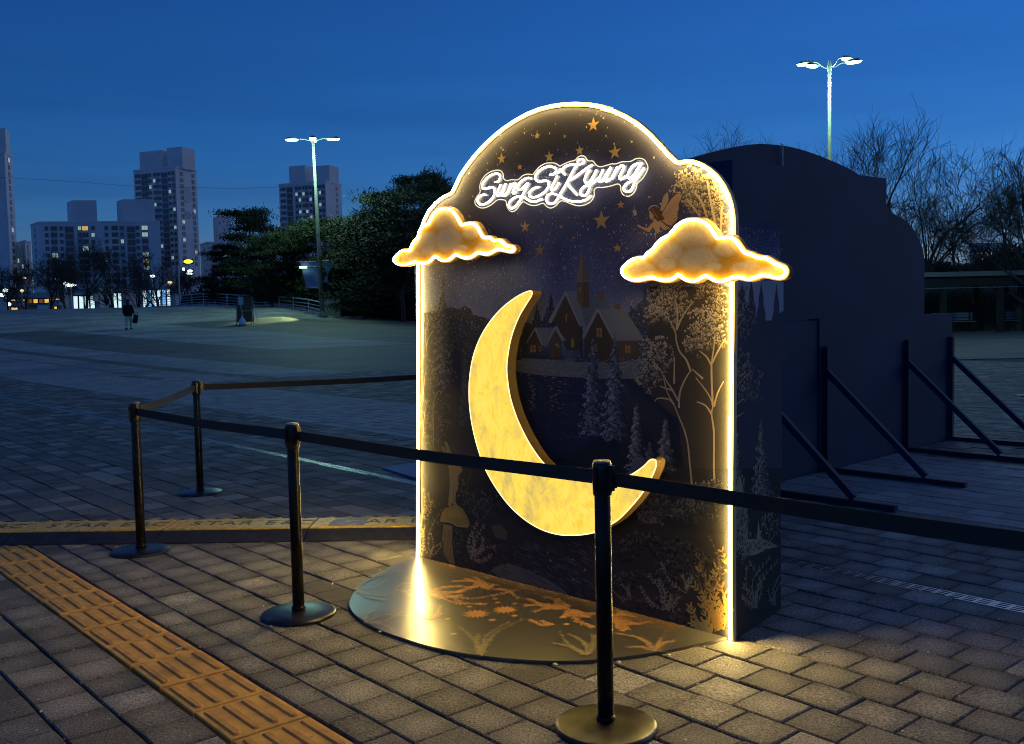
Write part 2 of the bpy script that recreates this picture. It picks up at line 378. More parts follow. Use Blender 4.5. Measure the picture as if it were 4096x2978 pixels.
for i, (p0, q0, q1, c) in enumerate(stones):
    rz = JA + random.gauss(0, .004); dz = random.gauss(0, .0018)
    if i < 300:
        o = link('paver', stone_me, plaza, (c.x, c.y, dz), rz); o.scale = (1, (q1-q0)/ROW, 1)
        o.rotation_euler[0] = random.gauss(0, .004); o.rotation_euler[1] = random.gauss(0, .004)
    else:
        p, q = pq(c); L_ = light_band(p, q)
        t = random.random(); base = mix((.085, .079, .070), (.185, .172, .15), t) if not L_ else mix((.24, .235, .225), (.36, .355, .34), t)
        if random.random() < .13 and not L_: base = mix(base, (.30, .28, .25), .8)
        Mx = Matrix.Translation((c.x, c.y, dz)) @ Matrix.Rotation(rz, 4, 'Z') @ Matrix.Rotation(random.gauss(0, .003), 4, 'X') @ Matrix.Diagonal((1, (q1-q0)/ROW, 1, 1))
        w, h = PIT/2-.0025, ROW/2-.0055
        vs = [Mx @ Vector(v) for v in ((-w,-h,-.026),(w,-h,-.026),(w,h,-.026),(-w,h,-.026),(-w,-h,-.004),(w,-h,-.004),(w,h,-.004),(-w,h,-.004),(-w+.004,-h+.004,0),(w-.004,-h+.004,0),(w-.004,h-.004,0),(-w+.004,h-.004,0))]
        many.add(vs, [(8,9,10,11)] + [(k,(k+1)%4,4+(k+1)%4,4+k) for k in range(4)] + [(4+k,4+(k+1)%4,8+(k+1)%4,8+k) for k in range(4)], base)
tag(many.build('pavers', M['stone_many'], plaza), kind='stuff')

# ---- yellow tactile strip: one tile after another, each with four raised bars
TP, TW = .3265, .312
strip = thing('tactile_strip', D1*4.5 + D2*-1.552, 'strip of yellow ribbed tactile paving tiles crossing the lower left corner', 'tactile paving', JA)
b = MB(); b.bevbox((-TP/2+.005, -TW/2+.006, -.03), (TP/2-.005, TW/2-.005, .0), .004); tile_me = b.mesh('tile'); tile_me.materials.append(M['tactile'])
b = MB(); pts = []
for k in range(9): pts.append((.120 + .0155*math.cos(-math.pi/2+math.pi*k/8), .0155*math.sin(-math.pi/2+math.pi*k/8)))
for k in range(9): pts.append((-.120 + .0155*math.cos(math.pi/2+math.pi*k/8), .0155*math.sin(math.pi/2+math.pi*k/8)))
lo = [(x*1.06, y*1.28, -.001) for x, y in pts]; hi = [(x*.97, y*.72, .0065) for x, y in pts]; m_ = len(pts)
b.add(lo + hi, [tuple(range(m_, 2*m_))] + [(i, (i+1)%m_, m_+(i+1)%m_, m_+i) for i in range(m_)])
bar_me = b.mesh('bar'); bar_me.materials.append(M['tactile_bar'])
for i in range(13):
    pc = 6.417 + .5*TP + .3265 - TP*i - 4.5
    t = link('tile', tile_me, strip, (pc, random.gauss(0, .0015), random.gauss(0, .0015)), random.gauss(0, .005))
    for j in range(4): link('bar', bar_me, t, (0, (j-1.5)*.075, 0))

# ---- slot drain
drain = thing('slot_drain', D1*11 + D2*-4.80, 'narrow steel slot drain crossing the whole plaza behind the photo wall', 'drain', JA)
b = MB(); 
for y in (-.045, -.015, .015, .045): b.box((-.249, y-.006, -.02), (.249, y+.006, .001))
for k in range(8): b.box((-.249+k*.0687, -.045, -.019), (-.249+k*.0687+.017, .045, .0005))
gm = b.mesh('grate'); gm.materials.append(M['steel'])
for k in range(40): link('grate', gm, drain, (-10 + k*.5 + .25, 0, 0))

# ---- litter and grit
random.seed(21)
lit = MB()
for _ in range(420):
    d = 3.0 + 6*random.random()**1.6; x = random.uniform(-.55, .55)*d; s = random.uniform(.002, .0055)
    a = random.random()*6.28; lit.box((-s, -s*.45, 0), (s, s*.45, s*.6), M=Matrix.Translation((x, d, .001)) @ Matrix.Rotation(a, 4, 'Z'))
tag(lit.build('grit', M['litter']), 'pale grit and tiny paper scraps scattered over the pavers', 'grit', kind='stuff')
for px, py, lab in ((1330, 2340, 'white cigarette butt lying left of the half-round floor plate'), (720, 2600, 'cigarette butt on the pavers beside the yellow tactile strip'), (1030, 2330, 'short cigarette butt on the pavers beyond the middle stanchion base')):
    P = gnd(px, py); a = random.random()*3
    o = MB(); o.tube([(-.018, 0, .005), (.009, 0, .005)], .0042, 8); o = o.build('cigarette_butt', M['litter'], loc=(P.x, P.y, .001)); o.rotation_euler = (0, 0, a)
    f = MB(); f.tube([(.0095, 0, .005), (.019, .003, .0045)], .0040, 8); f.build('filter', M['tactile'], o); tag(o, lab, 'cigarette butt')
# ================================================================== the photo wall
random.seed(3)
M['print'] = mat('printed_vinyl', rough=.8, attr=True, spec=.12, noise=(420, (.72, .72, .72), .35, .6))
M['neon'] = lamp_mat('warm_neon', (1, .70, .20), 205)
M['neon_cloud'] = lamp_mat('warm_neon_cloud', (1, .72, .24), 20)
M['neon_white'] = lamp_mat('white_neon', (1, .90, .72), 7)
M['jacket'] = mat('neon_jacket_halo', (.05, .03, .01), .6, spec=.1, emit=((1, .70, .10), .95))  # dim yellow glow stands in for the halo around the neon tube
M['rim'] = mat('board_edge', (.62, .45, .26), .6)
M['edge_glow'] = lamp_mat('edge_lit_acrylic', (1, .83, .5), 1.2)
M['moon_side'] = mat('moon_side_paint', (.10, .06, .015), .6)
# panel print: night sky, dark at the crown, blue in the middle, pale over the hills, dark below
def wall_print():
    m = bpy.data.materials.new('printed_night_sky'); m.use_nodes = True; nt = m.node_tree; N, L = nt.nodes, nt.links
    b = N['Principled BSDF']; b.inputs['Roughness'].default_value = .8; b.inputs['Specular IOR Level'].default_value = .12
    tc = N.new('ShaderNodeTexCoord'); s = N.new('ShaderNodeSeparateXYZ'); L.new(tc.outputs['Object'], s.inputs[0])
    nz = N.new('ShaderNodeTexNoise'); nz.inputs['Scale'].default_value = 3.5; nz.inputs['Detail'].default_value = 6; L.new(tc.outputs['Object'], nz.inputs['Vector'])
    ad = N.new('ShaderNodeMath'); ad.operation = 'MULTIPLY_ADD'; L.new(nz.outputs[0], ad.inputs[0]); ad.inputs[1].default_value = .5; L.new(s.outputs[2], ad.inputs[2])
    mr = N.new('ShaderNodeMapRange'); mr.inputs[1].default_value = .25; mr.inputs[2].default_value = 2.75; L.new(ad.outputs[0], mr.inputs[0])
    r = N.new('ShaderNodeValToRGB'); L.new(mr.outputs[0], r.inputs[0])
    st = [(0, (.055, .052, .046)), (.30, (.042, .041, .042)), (.46, (.060, .060, .066)), (.56, (.29, .285, .29)), (.63, (.15, .165, .25)), (.72, (.062, .068, .145)), (.84, (.034, .033, .062)), (1, (.017, .016, .025))]
    for i, (p, c) in enumerate(st):
        e = r.color_ramp.elements[i] if i < 2 else r.color_ramp.elements.new(p)
        e.position = p; e.color = (*c, 1)
    r.color_ramp.elements[0].position = 0
    n2 = N.new('ShaderNodeTexNoise'); n2.inputs['Scale'].default_value = 160; n2.inputs['Detail'].default_value = 3; L.new(tc.outputs['Object'], n2.inputs['Vector'])
    k = N.new('ShaderNodeMapRange'); k.inputs[1].default_value = .3; k.inputs[2].default_value = .7; k.inputs[3].default_value = .55; k.inputs[4].default_value = 1.5; L.new(n2.outputs[0], k.inputs[0])
    mx = N.new('ShaderNodeMix'); mx.data_type = 'RGBA'; mx.blend_type = 'MULTIPLY'; mx.inputs[0].default_value = 1
    L.new(r.outputs[0], mx.inputs[6]); L.new(k.outputs[0], mx.inputs[7]); L.new(mx.outputs[2], b.inputs['Base Color'])
    return m
M['wall_print'] = wall_print()
wall = thing('photo_wall', WO, 'arched photo wall with glowing neon outline, crescent moon, orange clouds and lit name sign', 'photo wall', WRZ)

za = zone(1500, 350, .4852); zb = zone(2400, 350, .4852)
neon_px = [(1671, 2228), (1672, 1800), (1672, 1090), (1672, 1000)] + za([(362,1240),(378,1170),(400,1100),(440,1020),(500,950),(560,905),(630,872)]) + \
    za([(655,826),(700,730),(760,640),(830,550),(900,475),(980,400),(1060,335),(1150,275),(1250,220),(1350,180),(1450,155),(1550,140),(1650,137),(1750,142),(1850,158),(1950,185)]) + \
    zb([(0,170),(100,195),(200,240),(300,300),(400,385),(480,470),(560,560),(620,615)]) + \
    zb([(650,624),(700,612),(760,615),(830,640),(900,685),(960,740),(1010,810),(1050,890),(1075,970),(1088,1050),(1093,1150),(1093,1250)]) + [(2926, 1100), (2920, 1846), (2919, 2200), (2920, 2560)]
neon_uv = wuv(neon_px, .012)
# board outline: the neon line grown outward, closed along the floor
open_off = []
for i, p in enumerate(neon_uv):
    a, c = Vector(neon_uv[max(i-1, 0)]), Vector(neon_uv[min(i+1, len(neon_uv)-1)]); t = (c - a).normalized()
    open_off.append((p[0] - t.y*.010, p[1] + t.x*.010))
board = [(open_off[0][0], 0.0)] + open_off[1:-1] + [(open_off[-1][0], 0.0)]
b = MB(); b.prism(board, 0, .022)
o = fix(b.build('front_panel', [M['wall_print'], M['rim']], wall))
for p in o.data.polygons:
    if abs(p.normal.y) < .5: p.material_index = 1
front = o
npth = [(u, -.012, max(v, .01)) for u, v in neon_uv]
b = MB(); b.tube(npth, .0060, 8); nt_ = b.build('neon_tube', M['neon'], wall, True)
b = MB()
for a, c in zip(npth[:-1], npth[1:]):
    t = (Vector(c)-Vector(a)).normalized(); s = Vector((-t.z, 0, t.x))*.0108; A, C = Vector(a), Vector(c)
    A.y = C.y = -.0045; b.poly([A - s, A + s, C + s, C - s])
b.build('jacket', M['jacket'], nt_)  # flat strip behind the tube, wider than it, glowing as its halo

# right-hand wing
S = gnd(1730*4096/2268, 1350*4096/2268); wx, wy = (S - WO).dot(WU), -(S - WO).dot(WN)
WX0 = board[-1][0] - .012
wing_n = Vector((wy-.045, -(wx-WX0), 0)).normalized()
wing_px = []
b = MB(); t_ = wing_n * .012
A0, A1 = Vector((WX0, .023, 0)), Vector((wx, wy, 0)); H0, H1 = 1.845, 1.865
b.add([A0, A1, A1+Vector((0,0,H1)), A0+Vector((0,0,H0)), A0-t_, A1-t_, A1-t_+Vector((0,0,H1)), A0-t_+Vector((0,0,H0))], [(0,1,2,3),(7,6,5,4),(0,4,5,1),(1,5,6,2),(2,6,7,3),(3,7,4,0)])
wing = fix(b.build('side_wing', M['wall_print'], wall))
wdir = (A1 - A0).normalized()
def wing_uv(pts):                                    # outline on the wing -> (distance along it, height)
    res = []; T = WU; B_ = -WN
    P0 = WO + T*A0.x + B_*A0.y; nn = (T*wing_n.x + B_*wing_n.y); dd = (T*wdir.x + B_*wdir.y)
    for px, py in pts:
        r = ray(px, py); P = EYE + r*((P0 - EYE).dot(nn)/r.dot(nn)); res.append(((P-P0).dot(dd), P.z))
    return res
# left wing and back braces keep the board upright
b = MB(); b.box((.02, .024, 0), (.032, .56, 1.85)); b.build('side_wing', M['navy'], wall)
for u in (.6, 1.6):
    b = MB(); b.box((u-.02, .024, .02), (u+.02, .087, 1.6)); b.box((u-.02, .024, .0), (u+.02, .55, .035)); b.beam((u, .07, 1.2), (u, .53, .04), .035); b.build('brace', M['timber_dark'], wall)

# ------------------------------------------------------------------ flat print on the wall, laid down layer by layer
LAY = [0.0]; GAIN = [3.0]
WARM = (1.0, .99, .95)
def ink(c):
    q = [a*GAIN[0]*w for a, w in zip(c, WARM)]; k = min(1, .55/max(max(q), 1e-6)); return tuple(a*k for a in q)
class Art:
    """flat printed shapes on a plane; every call to new() starts one printed motif"""
    def __init__(s, conv, place, clip=None): s.conv, s.place, s.b, s.k, s.clip = conv, place, MB(), 0, clip
    def layer(s, step=.00003): LAY[0] += step; s.k = .0006 + LAY[0]
    def shape(s, pts, col): s.layer(); s.raw(s.conv(pts), col)
    def raw(s, uv, col): s.b.poly([s.place(u, v, s.k) for u, v in uv], ink(col))
    def dab(s, u, v, a, w, h, col):
        if s.clip and not s.clip(u, v): return
        c, n = math.cos(a), math.sin(a); q = []; kk = s.k + random.random()*.00013
        for x, y in ((-w, 0), (-.5*w, -h), (.5*w, -h), (w, 0), (.5*w, h), (-.5*w, h)): q.append(s.place(u + x*c - y*n, v + x*n + y*c, kk))
        s.b.poly(q, ink(col))
    def line(s, uv, w0, w1, col):
        n = len(uv); kk = s.k + random.random()*.00013
        for i in range(n-1):
            a, c = Vector(uv[i]), Vector(uv[i+1]); t = (c-a)
            if t.length < 1e-6 or (s.clip and not (s.clip(*a) and s.clip(*c))): continue
            t.normalize(); nn = Vector((-t.y, t.x)); wa, wb = w0+(w1-w0)*i/(n-1), w0+(w1-w0)*(i+1)/(n-1)
            s.b.poly([s.place(*(a-nn*wa), kk), s.place(*(c-nn*wb), kk), s.place(*(c+nn*wb), kk), s.place(*(a+nn*wa), kk)], ink(col))
    def done(s, name, parent): o = s.b.build(name, M['print'], parent); s.b = MB(); return o
def on_front(u, v, k): return (u, -k, v)
def on_wing(u, v, k): p = A0 + wdir*u + wing_n*k; return (p.x, p.y, v)
art = Art(lambda p: wuv(p), on_front, lambda u, v: ok(u, v)); wart = Art(wing_uv, on_wing)
PXM = .00136                                         # metres per source pixel on the wall, about
inboard = offset(board, -.02)
def ok(u, v): return inside((u, v), inboard)

# hills and far firs
zc = zone(1500, 1050, .4852); zd = zone(2300, 1050, .4852); ze = zone(2040, 980, .3154); zf = zone(1650, 1700, .3395); zg = zone(1840, 1140, .6307)
art.shape(zc([(610,370),(690,385),(740,358),(790,385),(810,430),(900,455),(970,480),(1100,560),(1200,700),(1200,1620),(400,1560),(400,420)]), (.022, .022, .024))
for ax, ay, hw, by in ((520,595,95,1050),(345,750,80,1050),(1540,735,60,1000),(1715,505,60,900),(470,800,90,1050),(1640,760,110,1100)):
    pts = [(ax, ay)]
    for k in range(1, 9): pts.append((ax + hw*k/8*(.8 if k % 2 else 1.05), ay + (by-ay)*k/8))
    for k in range(8, 0, -1): pts.append((ax - hw*k/8*(.8 if k % 2 else 1.05), ay + (by-ay)*k/8))
    art.shape(ze(pts), (.026, .026, .040))
art.shape(ze([(1500,860),(1600,780),(1680,700),(1760,720),(1900,900),(1900,1300),(1500,1300)]), (.028, .028, .042))
art.done('printed_hills', front)
# stardust
art.layer(); n_ = 0
for _ in range(30000):
    u, v = random.uniform(.03, 2.15), random.uniform(1.15, 2.44)
    if not ok(u, v): continue
    dens = max(.05, min(1, (2.0 - v)/.55)) if v > 1.35 else max(0, (v-1.15)/.2)*.7
    if v > 1.95: dens = .06
    if random.random() > dens*.62: continue
    s = .0011 + .0028*random.random()**3.2; c = random.uniform(.06, .22) * (.6 + .4*random.random())
    art.dab(u, v, 1.3 + random.gauss(0, .3), s*1.4, s*.8, (c, c*.97, c*1.02)); n_ += 1
for _ in range(150):
    u, v = random.uniform(.1, 2.1), random.uniform(1.5, 2.42)
    if ok(u, v): s = random.uniform(.002, .0048); art.dab(u, v, 1.4, s*1.3, s*.85, (.22, .21, .20))
tag(art.done('printed_stardust', front), kind='stuff')
# gold stars
for x, y, r_ in ((1800,310,52),(1340,400,27),(1565,405,15),(1045,590,45),(1437,572,45),(1688,522,38),(1978,535,52),(1195,658,27),(1868,1100,72),(2027,970,32),(1238,1150,48),(1383,1102,12),(1537,1150,18),(1440,1208,12),(1642,1240,15),(1358,1345,48),(1997,1325,35),(1565,1490,22),(948,1195,14)):
    (u, v), = wuv(za([(x, y)])); rr = r_*.4852*PXM*1.04; pts = []
    for k in range(10):
        a = math.pi/2 + k*math.pi/5 + random.gauss(0, .05); q = rr*(1 if k % 2 == 0 else .40); pts.append((u+q*math.cos(a)*1.12, v+q*math.sin(a)))
    art.layer()
    for k in range(10):
        art.raw([(u, v), pts[k], pts[(k+1) % 10]], (.20, .125, .045) if k % 2 else (.155, .095, .032))
    art.done('printed_star', front)
# village
W1, W2, W3 = (.060, .040, .024), (.042, .029, .020), (.085, .052, .026)
RF, RF2, EAVE = (.100, .098, .088), (.075, .074, .070), (.150, .132, .105)
art.shape(ze([(100,1040),(200,980),(330,1030),(330,1420),(90,1420)]), (.035, .03, .026))
art.shape(ze([(700,595),(1010,650),(1230,670),(1270,810),(1010,1040),(900,1030)]), RF2)
art.shape(ze([(705,620),(890,1030),(890,1330),(720,1340),(600,1000),(540,990)]), W2)
art.shape(ze([(890,1030),(920,1040),(920,1480),(890,1340)]), (.03, .022, .016))
art.shape(ze([(700,590),(715,600),(905,1030),(880,1025),(705,640),(530,990),(495,995),(490,960)]), EAVE)
art.shape(ze([(700,590),(860,590),(960,1040),(905,1035),(715,605)]), RF)
art.shape(ze([(915,70),(1005,440),(1005,470),(840,475),(845,440)]), (.125, .080, .045))
art.shape(ze([(862,480),(1003,470),(1010,790),(915,800),(850,700)]), W3)
art.shape(ze([(930,475),(1003,470),(1010,790),(930,800)]), W1)
art.shape(ze([(915,70),(1005,440),(925,460)]), (.085, .055, .034))
art.shape(ze([(1120,605),(1188,598),(1188,700),(1125,690)]), (.085, .05, .03)); art.shape(ze([(1325,750),(1405,748),(1405,870),(1330,850)]), (.10, .056, .03))
art.shape(ze([(330,1050),(520,1060),(480,1290),(400,1270)]), RF); art.shape(ze([(320,1060),(410,1260),(400,1390),(230,1390),(215,1250)]), W2)
art.shape(ze([(320,1045),(340,1055),(420,1275),(405,1280),(318,1080),(215,1250),(205,1245)]), EAVE)
art.shape(ze([(580,1030),(720,1210),(700,1225),(640,1130)]), RF); art.shape(ze([(580,1060),(660,1200),(655,1440),(510,1440),(505,1190)]), W1)
art.shape(ze([(580,1025),(600,1040),(690,1215),(665,1222),(580,1075),(500,1222),(485,1215)]), EAVE)
art.shape(ze([(1100,815),(1320,810),(1470,830),(1700,1190),(1690,1215),(1330,1215),(1150,850)]), RF)
art.shape(ze([(1120,850),(1310,1210),(1310,1500),(950,1480),(945,1190)]), W2); art.shape(ze([(1310,1215),(1640,1215),(1640,1430),(1310,1480)]), W1)
art.shape(ze([(1100,812),(1135,820),(1330,1205),(1300,1190),(1118,850),(945,1190),(915,1165)]), EAVE)
art.done('printed_village', front)
def win(q, cross=True, c=(.40, .21, .045)):
    art.shape(ze(q), c)
    if cross:
        (x0,y0),(x1,y1),(x2,y2),(x3,y3) = q; mx, my = (x0+x1)/2, (y0+y3)/2
        art.shape(ze([(mx-4,y0),(mx+4,y0),(mx+4,y3),(mx-4,y3)]), W2); art.shape(ze([(x0,my-4),(x1,my-4),(x1,my+4),(x0,my+4)]), W2)
for q, cr in (([(1100,1055),(1170,1055),(1172,1172),(1102,1170)],1),([(1463,1275),(1533,1278),(1530,1372),(1463,1372)],1),([(258,1275),(332,1275),(335,1362),(260,1362)],1),([(365,1280),(400,1285),(400,1352),(368,1352)],1),([(708,880),(728,875),(728,980),(710,985)],0),([(780,1190),(815,1185),(820,1300),(778,1305)],0),([(568,1270),(598,1245),(628,1270),(628,1312),(570,1312)][:4],1),([(1080,1258),(1108,1258),(1112,1366),(1085,1340)],1),([(878,540),(900,538),(900,590),(880,592)],0),([(140,1320),(155,1320),(155,1355),(140,1355)],0)):
    win(q, cr)
art.shape(ze([(1165,1300),(1250,1300),(1250,1500),(1165,1490)]), (.05, .028, .015)); art.shape(ze([(570,1320),(630,1320),(630,1440),(570,1440)]), (.06, .03, .015))
art.done('printed_window', front)
# snowy bank, lake, reflections
art.shape(ze([(60,1480),(200,1440),(380,1450),(600,1460),(900,1490),(1300,1500),(1800,1430),(2000,1420),(2000,1700),(60,1700)]), (.095, .085, .066))
for _ in range(260):
    x, y = random.uniform(80, 1850), random.uniform(1445, 1690); (u, v), = wuv(ze([(x, y)])); c = random.uniform(.06, .16); art.layer() if _ % 60 == 0 else None
    art.dab(u, v, random.gauss(.1, .2), random.uniform(.006, .02), .002, (c, c*.9, c*.72))
art.shape(zg([(340,545),(480,570),(600,580),(780,590),(860,610),(900,960),(700,1100),(400,1100),(330,800)]), (.016, .018, .030))
for x, w_ in ((460,16),(615,30)):
    for k in range(26):
        (u, v), = wuv(zg([(x + random.gauss(0, w_), 590 + k*8)])); art.dab(u, v, 0, random.uniform(.006, .016), .0022, mix((.05, .04, .02), (.20, .13, .03), random.random()))
for _ in range(200):
    (u, v), = wuv(zg([(random.uniform(340, 860), random.uniform(600, 1000))])); art.dab(u, v, 0, random.uniform(.008, .03), .0012, (.03, .034, .05))
art.done('printed_lake', front)
# snow firs
def fir(A, z, ax, ay, by, hw, tone, name='printed_fir', par=None):
    A.layer(.00016); (u0, v0), (u1, v1), (u2, v2) = A.conv(z([(ax, ay), (ax-hw, by), (ax+hw, by)])); cu = (u1+u2)/2; hh = (u2-u1)/2
    n = int(26*(v0-v1)/.3)+14
    A.raw([(u0, v0), (cu-hh*.75, v1), (cu+hh*.75, v1)], (.020, .022, .026))
    for i in range(n):
        t = (i+1)/n; v = v0 + (v1-v0)*t; w = hh*t**.85*(.72 + .28*math.sin(i*1.1)); c0 = u0 + (cu-u0)*t
        for k in range(int(5 + 14*t)):
            x = random.uniform(-1, 1); s = .004 + .009*random.random(); lit_ = max(0, -x*.5+.5)*random.random()
            c = mix((.022, .024, .028), tone, lit_ if random.random() < .8 else random.random()*.8)
            A.dab(c0 + x*w, v - abs(x)*hh*.18, -.7*x + random.gauss(0, .3), s, s*.5, c)
    A.done(name, par or front)
for ax, ay, by, hw, tn in ((150,620,1400,140,(.15,.155,.16)),(330,590,1430,150,(.16,.165,.17)),(510,1150,1800,125,(.20,.185,.15)),(750,1290,1700,110,(.16,.15,.125)),(620,1480,1720,80,(.12,.115,.1))): fir(art, zd, ax, ay, by, hw, tn)
fir(art, zc, 745, 730, 1330, 60, (.06, .06, .06)); fir(art, zc, 560, 60, 1000, 95, (.12, .115, .105))
# leafy trees: stems first, then foliage dabs
def stems(A, z, paths, w0, w1, col):
    A.layer(.00016)
    for p in paths: A.line(smoothpath(A.conv(z(p)), k=3), w0, w1, col)
def leaves(A, z, blobs, n, size, c0, c1, clip=True):
    A.layer(.00016)
    for cx, cy, rx, ry in blobs:
        for _ in range(max(3, int(n*rx*ry/10000/5))):
            a = random.random()*6.28; r_ = math.sqrt(random.random()); wob = 1 + .18*math.sin(a*5+cx) + .1*math.sin(a*11)
            x, y = cx + rx*r_*wob*math.cos(a), cy + ry*r_*wob*math.sin(a); (u, v), = A.conv(z([(x, y)]))
            if clip and not ok(u, v): continue
            lum = 1.35*(.35 + .65*random.random())*(.5 + .5*max(0, -math.cos(a)*.5 - math.sin(a)*.5 + .35))
            for q in range(6):                       # one tuft: pale on top, dark underneath
                aa = random.random()*6.28; rr = size*1.5*math.sqrt(random.random()); du, dv = rr*math.cos(aa), rr*math.sin(aa); s = size*random.uniform(.4, .75)
                A.dab(u+du, v+dv, random.random()*3, s, s*.65, mix(c0, c1, max(0, lum*(.35 + .75*dv/(size*1.5)))))
art.shape(zd([(620,200),(1280,200),(1280,1700),(900,1700),(860,1300),(560,1050),(590,700),(640,400)]), (.024, .022, .020))
art.done('printed_thicket', front)
TR1 = [[(985,2050),(965,1800),(950,1650),(935,1500),(905,1380),(860,1270),(820,1170),(760,1060),(720,900),(640,820)],[(820,1170),(780,1130),(690,1120),(660,1150)],[(862,1200),(868,1080),(905,980),(940,920),(960,890)],[(855,1140),(800,1040),(760,980),(740,930)],[(822,1000),(825,780)],[(960,900),(920,800),(870,740),(840,650),(832,580),(770,460),(670,370)],[(840,560),(900,430),(975,330)],[(843,560),(850,400),(830,300)],[(820,1060),(700,1020)]]
TR2 = [[(1165,2050),(1150,1700),(1150,1400),(1130,1250),(1140,1180),(1100,1080),(1000,950)],[(1130,1250),(1080,1180),(1010,1150)],[(1140,1180),(1130,900),(1135,800),(1150,700),(1160,600)],[(1150,1190),(1180,1080),(1230,980)],[(1130,850),(1090,780),(1030,730)],[(1135,830),(1190,720),(1240,640)],[(1060,960),(970,880)]]
leaves(art, zd, [(780,330,175,180),(650,440,80,90),(680,770,150,150),(610,950,100,130),(1070,520,120,170),(1000,650,100,110),(1200,340,70,130),(1190,560,80,150),(1120,250,130,80)], 300, .0075, (.03, .027, .022), (.34, .28, .20))
stems(art, zd, TR1 + TR2, .0055, .0022, (.24, .18, .115))
leaves(art, zd, [(780,310,160,150),(640,430,60,60),(660,730,110,80),(600,930,70,90),(1060,480,100,110),(1200,360,50,90)], 60, .007, (.10, .085, .06), (.42, .35, .25))
art.done('printed_tree', front)
leaves(art, zb, [(770,760,120,110),(690,850,100,80),(880,900,170,210),(1000,1000,90,180)], 300, .0075, (.035, .03, .025), (.30, .25, .18))
stems(art, zb, [[(720,920),(790,1010),(830,1060)],[(790,870),(850,960),(900,1120)],[(890,770),(910,900),(960,1150)],[(1010,980),(1000,1200)],[(960,760),(890,640)]], .0045, .006, (.26, .20, .13))
art.done('printed_tree', front)
# left edge: tall plumes inked tan as if neon-lit, dark conifers beside them
leaves(art, zc, [(560,420,70,180),(590,600,75,170),(585,900,80,170),(560,1150,80,160),(570,1400,70,120)], 230, .006, (.02, .02, .019), (.16, .145, .12))
leaves(art, zc, [(470,480,70,110),(430,900,55,170),(420,1250,60,180),(440,1450,60,120)], 260, .005, (.06, .045, .028), (.24, .18, .11))
stems(art, zc, [[(430,740),(440,640),(490,560)],[(432,700),(420,600),(450,470)],[(490,1530),(485,1300),(490,1150),(530,1060)],[(490,980),(500,900),(560,830)],[(400,1440),(415,1250),(440,1120)],[(400,1150),(410,1000),(430,860)]], .003, .0015, (.30, .21, .12))
art.done('printed_tree', front)
# foreground: banks, stones, path, mushroom, rabbit, herbs
art.shape(zone(1500,1850,.4852)([(380,420),(600,250),(760,330),(900,260),(1040,420),(1200,520),(1400,620),(1600,680),(1820,690),(2000,560),(2100,480),(2900,600),(2900,1500),(1800,1170),(900,950),(380,790)]), (.024, .022, .020))
zh = zone(1500, 1850, .4852)
art.shape(zh([(980,870),(1100,830),(1250,880),(1420,960),(1560,1050),(1620,1110),(1300,1010),(1050,950),(960,900)]), (.085, .070, .045))
art.shape(zh([(960,520),(1040,510),(1100,580),(1090,640),(1000,620)]), (.06, .05, .03))
for _ in range(420):
    x, y = random.uniform(900, 1900), random.uniform(650, 1120); (u, v), = wuv(zh([(x, y)])); c = random.uniform(.02, .075)
    if y < 900 + (x-900)*.27: art.dab(u, v, -.25 + random.gauss(0, .1), random.uniform(.01, .035), .002, (c, c*.9, c*.8))
leaves(art, zh, [(740,260,90,130),(820,380,110,90),(960,350,130,90),(900,620,60,60)], 130, .008, (.022, .022, .02), (.10, .098, .085))
art.done('printed_bank', front)
# undergrowth filling the lower wall
leaves(art, zh, [(560,520,180,200),(760,640,120,130),(700,760,170,70),(860,800,110,60)], 150, .009, (.012, .012, .010), (.085, .075, .055))
zi = zone(2200, 2178, .4852)
leaves(art, zi, [(620,60,160,80),(820,-20,220,90),(1050,60,200,100),(1240,200,120,150),(640,300,150,90),(880,480,260,60),(1150,600,160,60),(1000,250,150,120)], 120, .011, (.012, .012, .010), (.075, .068, .050))
art.done('printed_undergrowth', front)
art.shape(zf([(375,1170),(480,1190),(475,1400),(505,1640),(440,1620),(380,1500),(365,1300)]), (.125, .095, .040))
for k in range(6): art.layer(); art.line(wuv(zf([(385+k*15, 1240), (388+k*16, 1420), (400+k*17, 1600)])), .0018, .0018, (.07, .05, .02))
art.shape(zf([(335,1130),(350,1040),(400,980),(470,950),(550,950),(610,1000),(655,1080),(685,1160),(660,1215),(600,1205),(540,1190),(470,1150),(400,1135)]), (.165, .110, .030))
art.shape(zf([(430,1010),(520,980),(590,1040),(600,1110),(500,1100),(430,1070)]), (.22, .15, .045))
art.layer(); art.line(smoothpath(wuv(zf([(335,1132),(400,1138),(470,1155),(540,1192),(620,1195),(675,1178)])), k=3), .0032, .0032, (.42, .34, .2))
art.done('printed_mushroom', front)
art.shape(zf([(430,470),(520,440),(600,480),(600,530),(575,575),(545,600),(552,680),(545,750),(520,800),(515,900),(545,960),(505,975),(475,900),(465,960),(430,945),(440,820),(450,700),(440,580)]), (.19, .125, .055))
art.shape(zf([(385,190),(415,200),(470,330),(480,450),(440,440),(410,300)]), (.15, .10, .05)); art.shape(zf([(345,260),(375,250),(430,340),(440,440),(400,400)]), (.12, .085, .045))
art.shape(zf([(575,500),(602,492),(600,520)]), (.05, .03, .015)); art.layer(); art.line(wuv(zf([(490,700),(490,830),(505,960)])), .002, .002, (.07, .045, .02))
art.done('printed_rabbit', front)
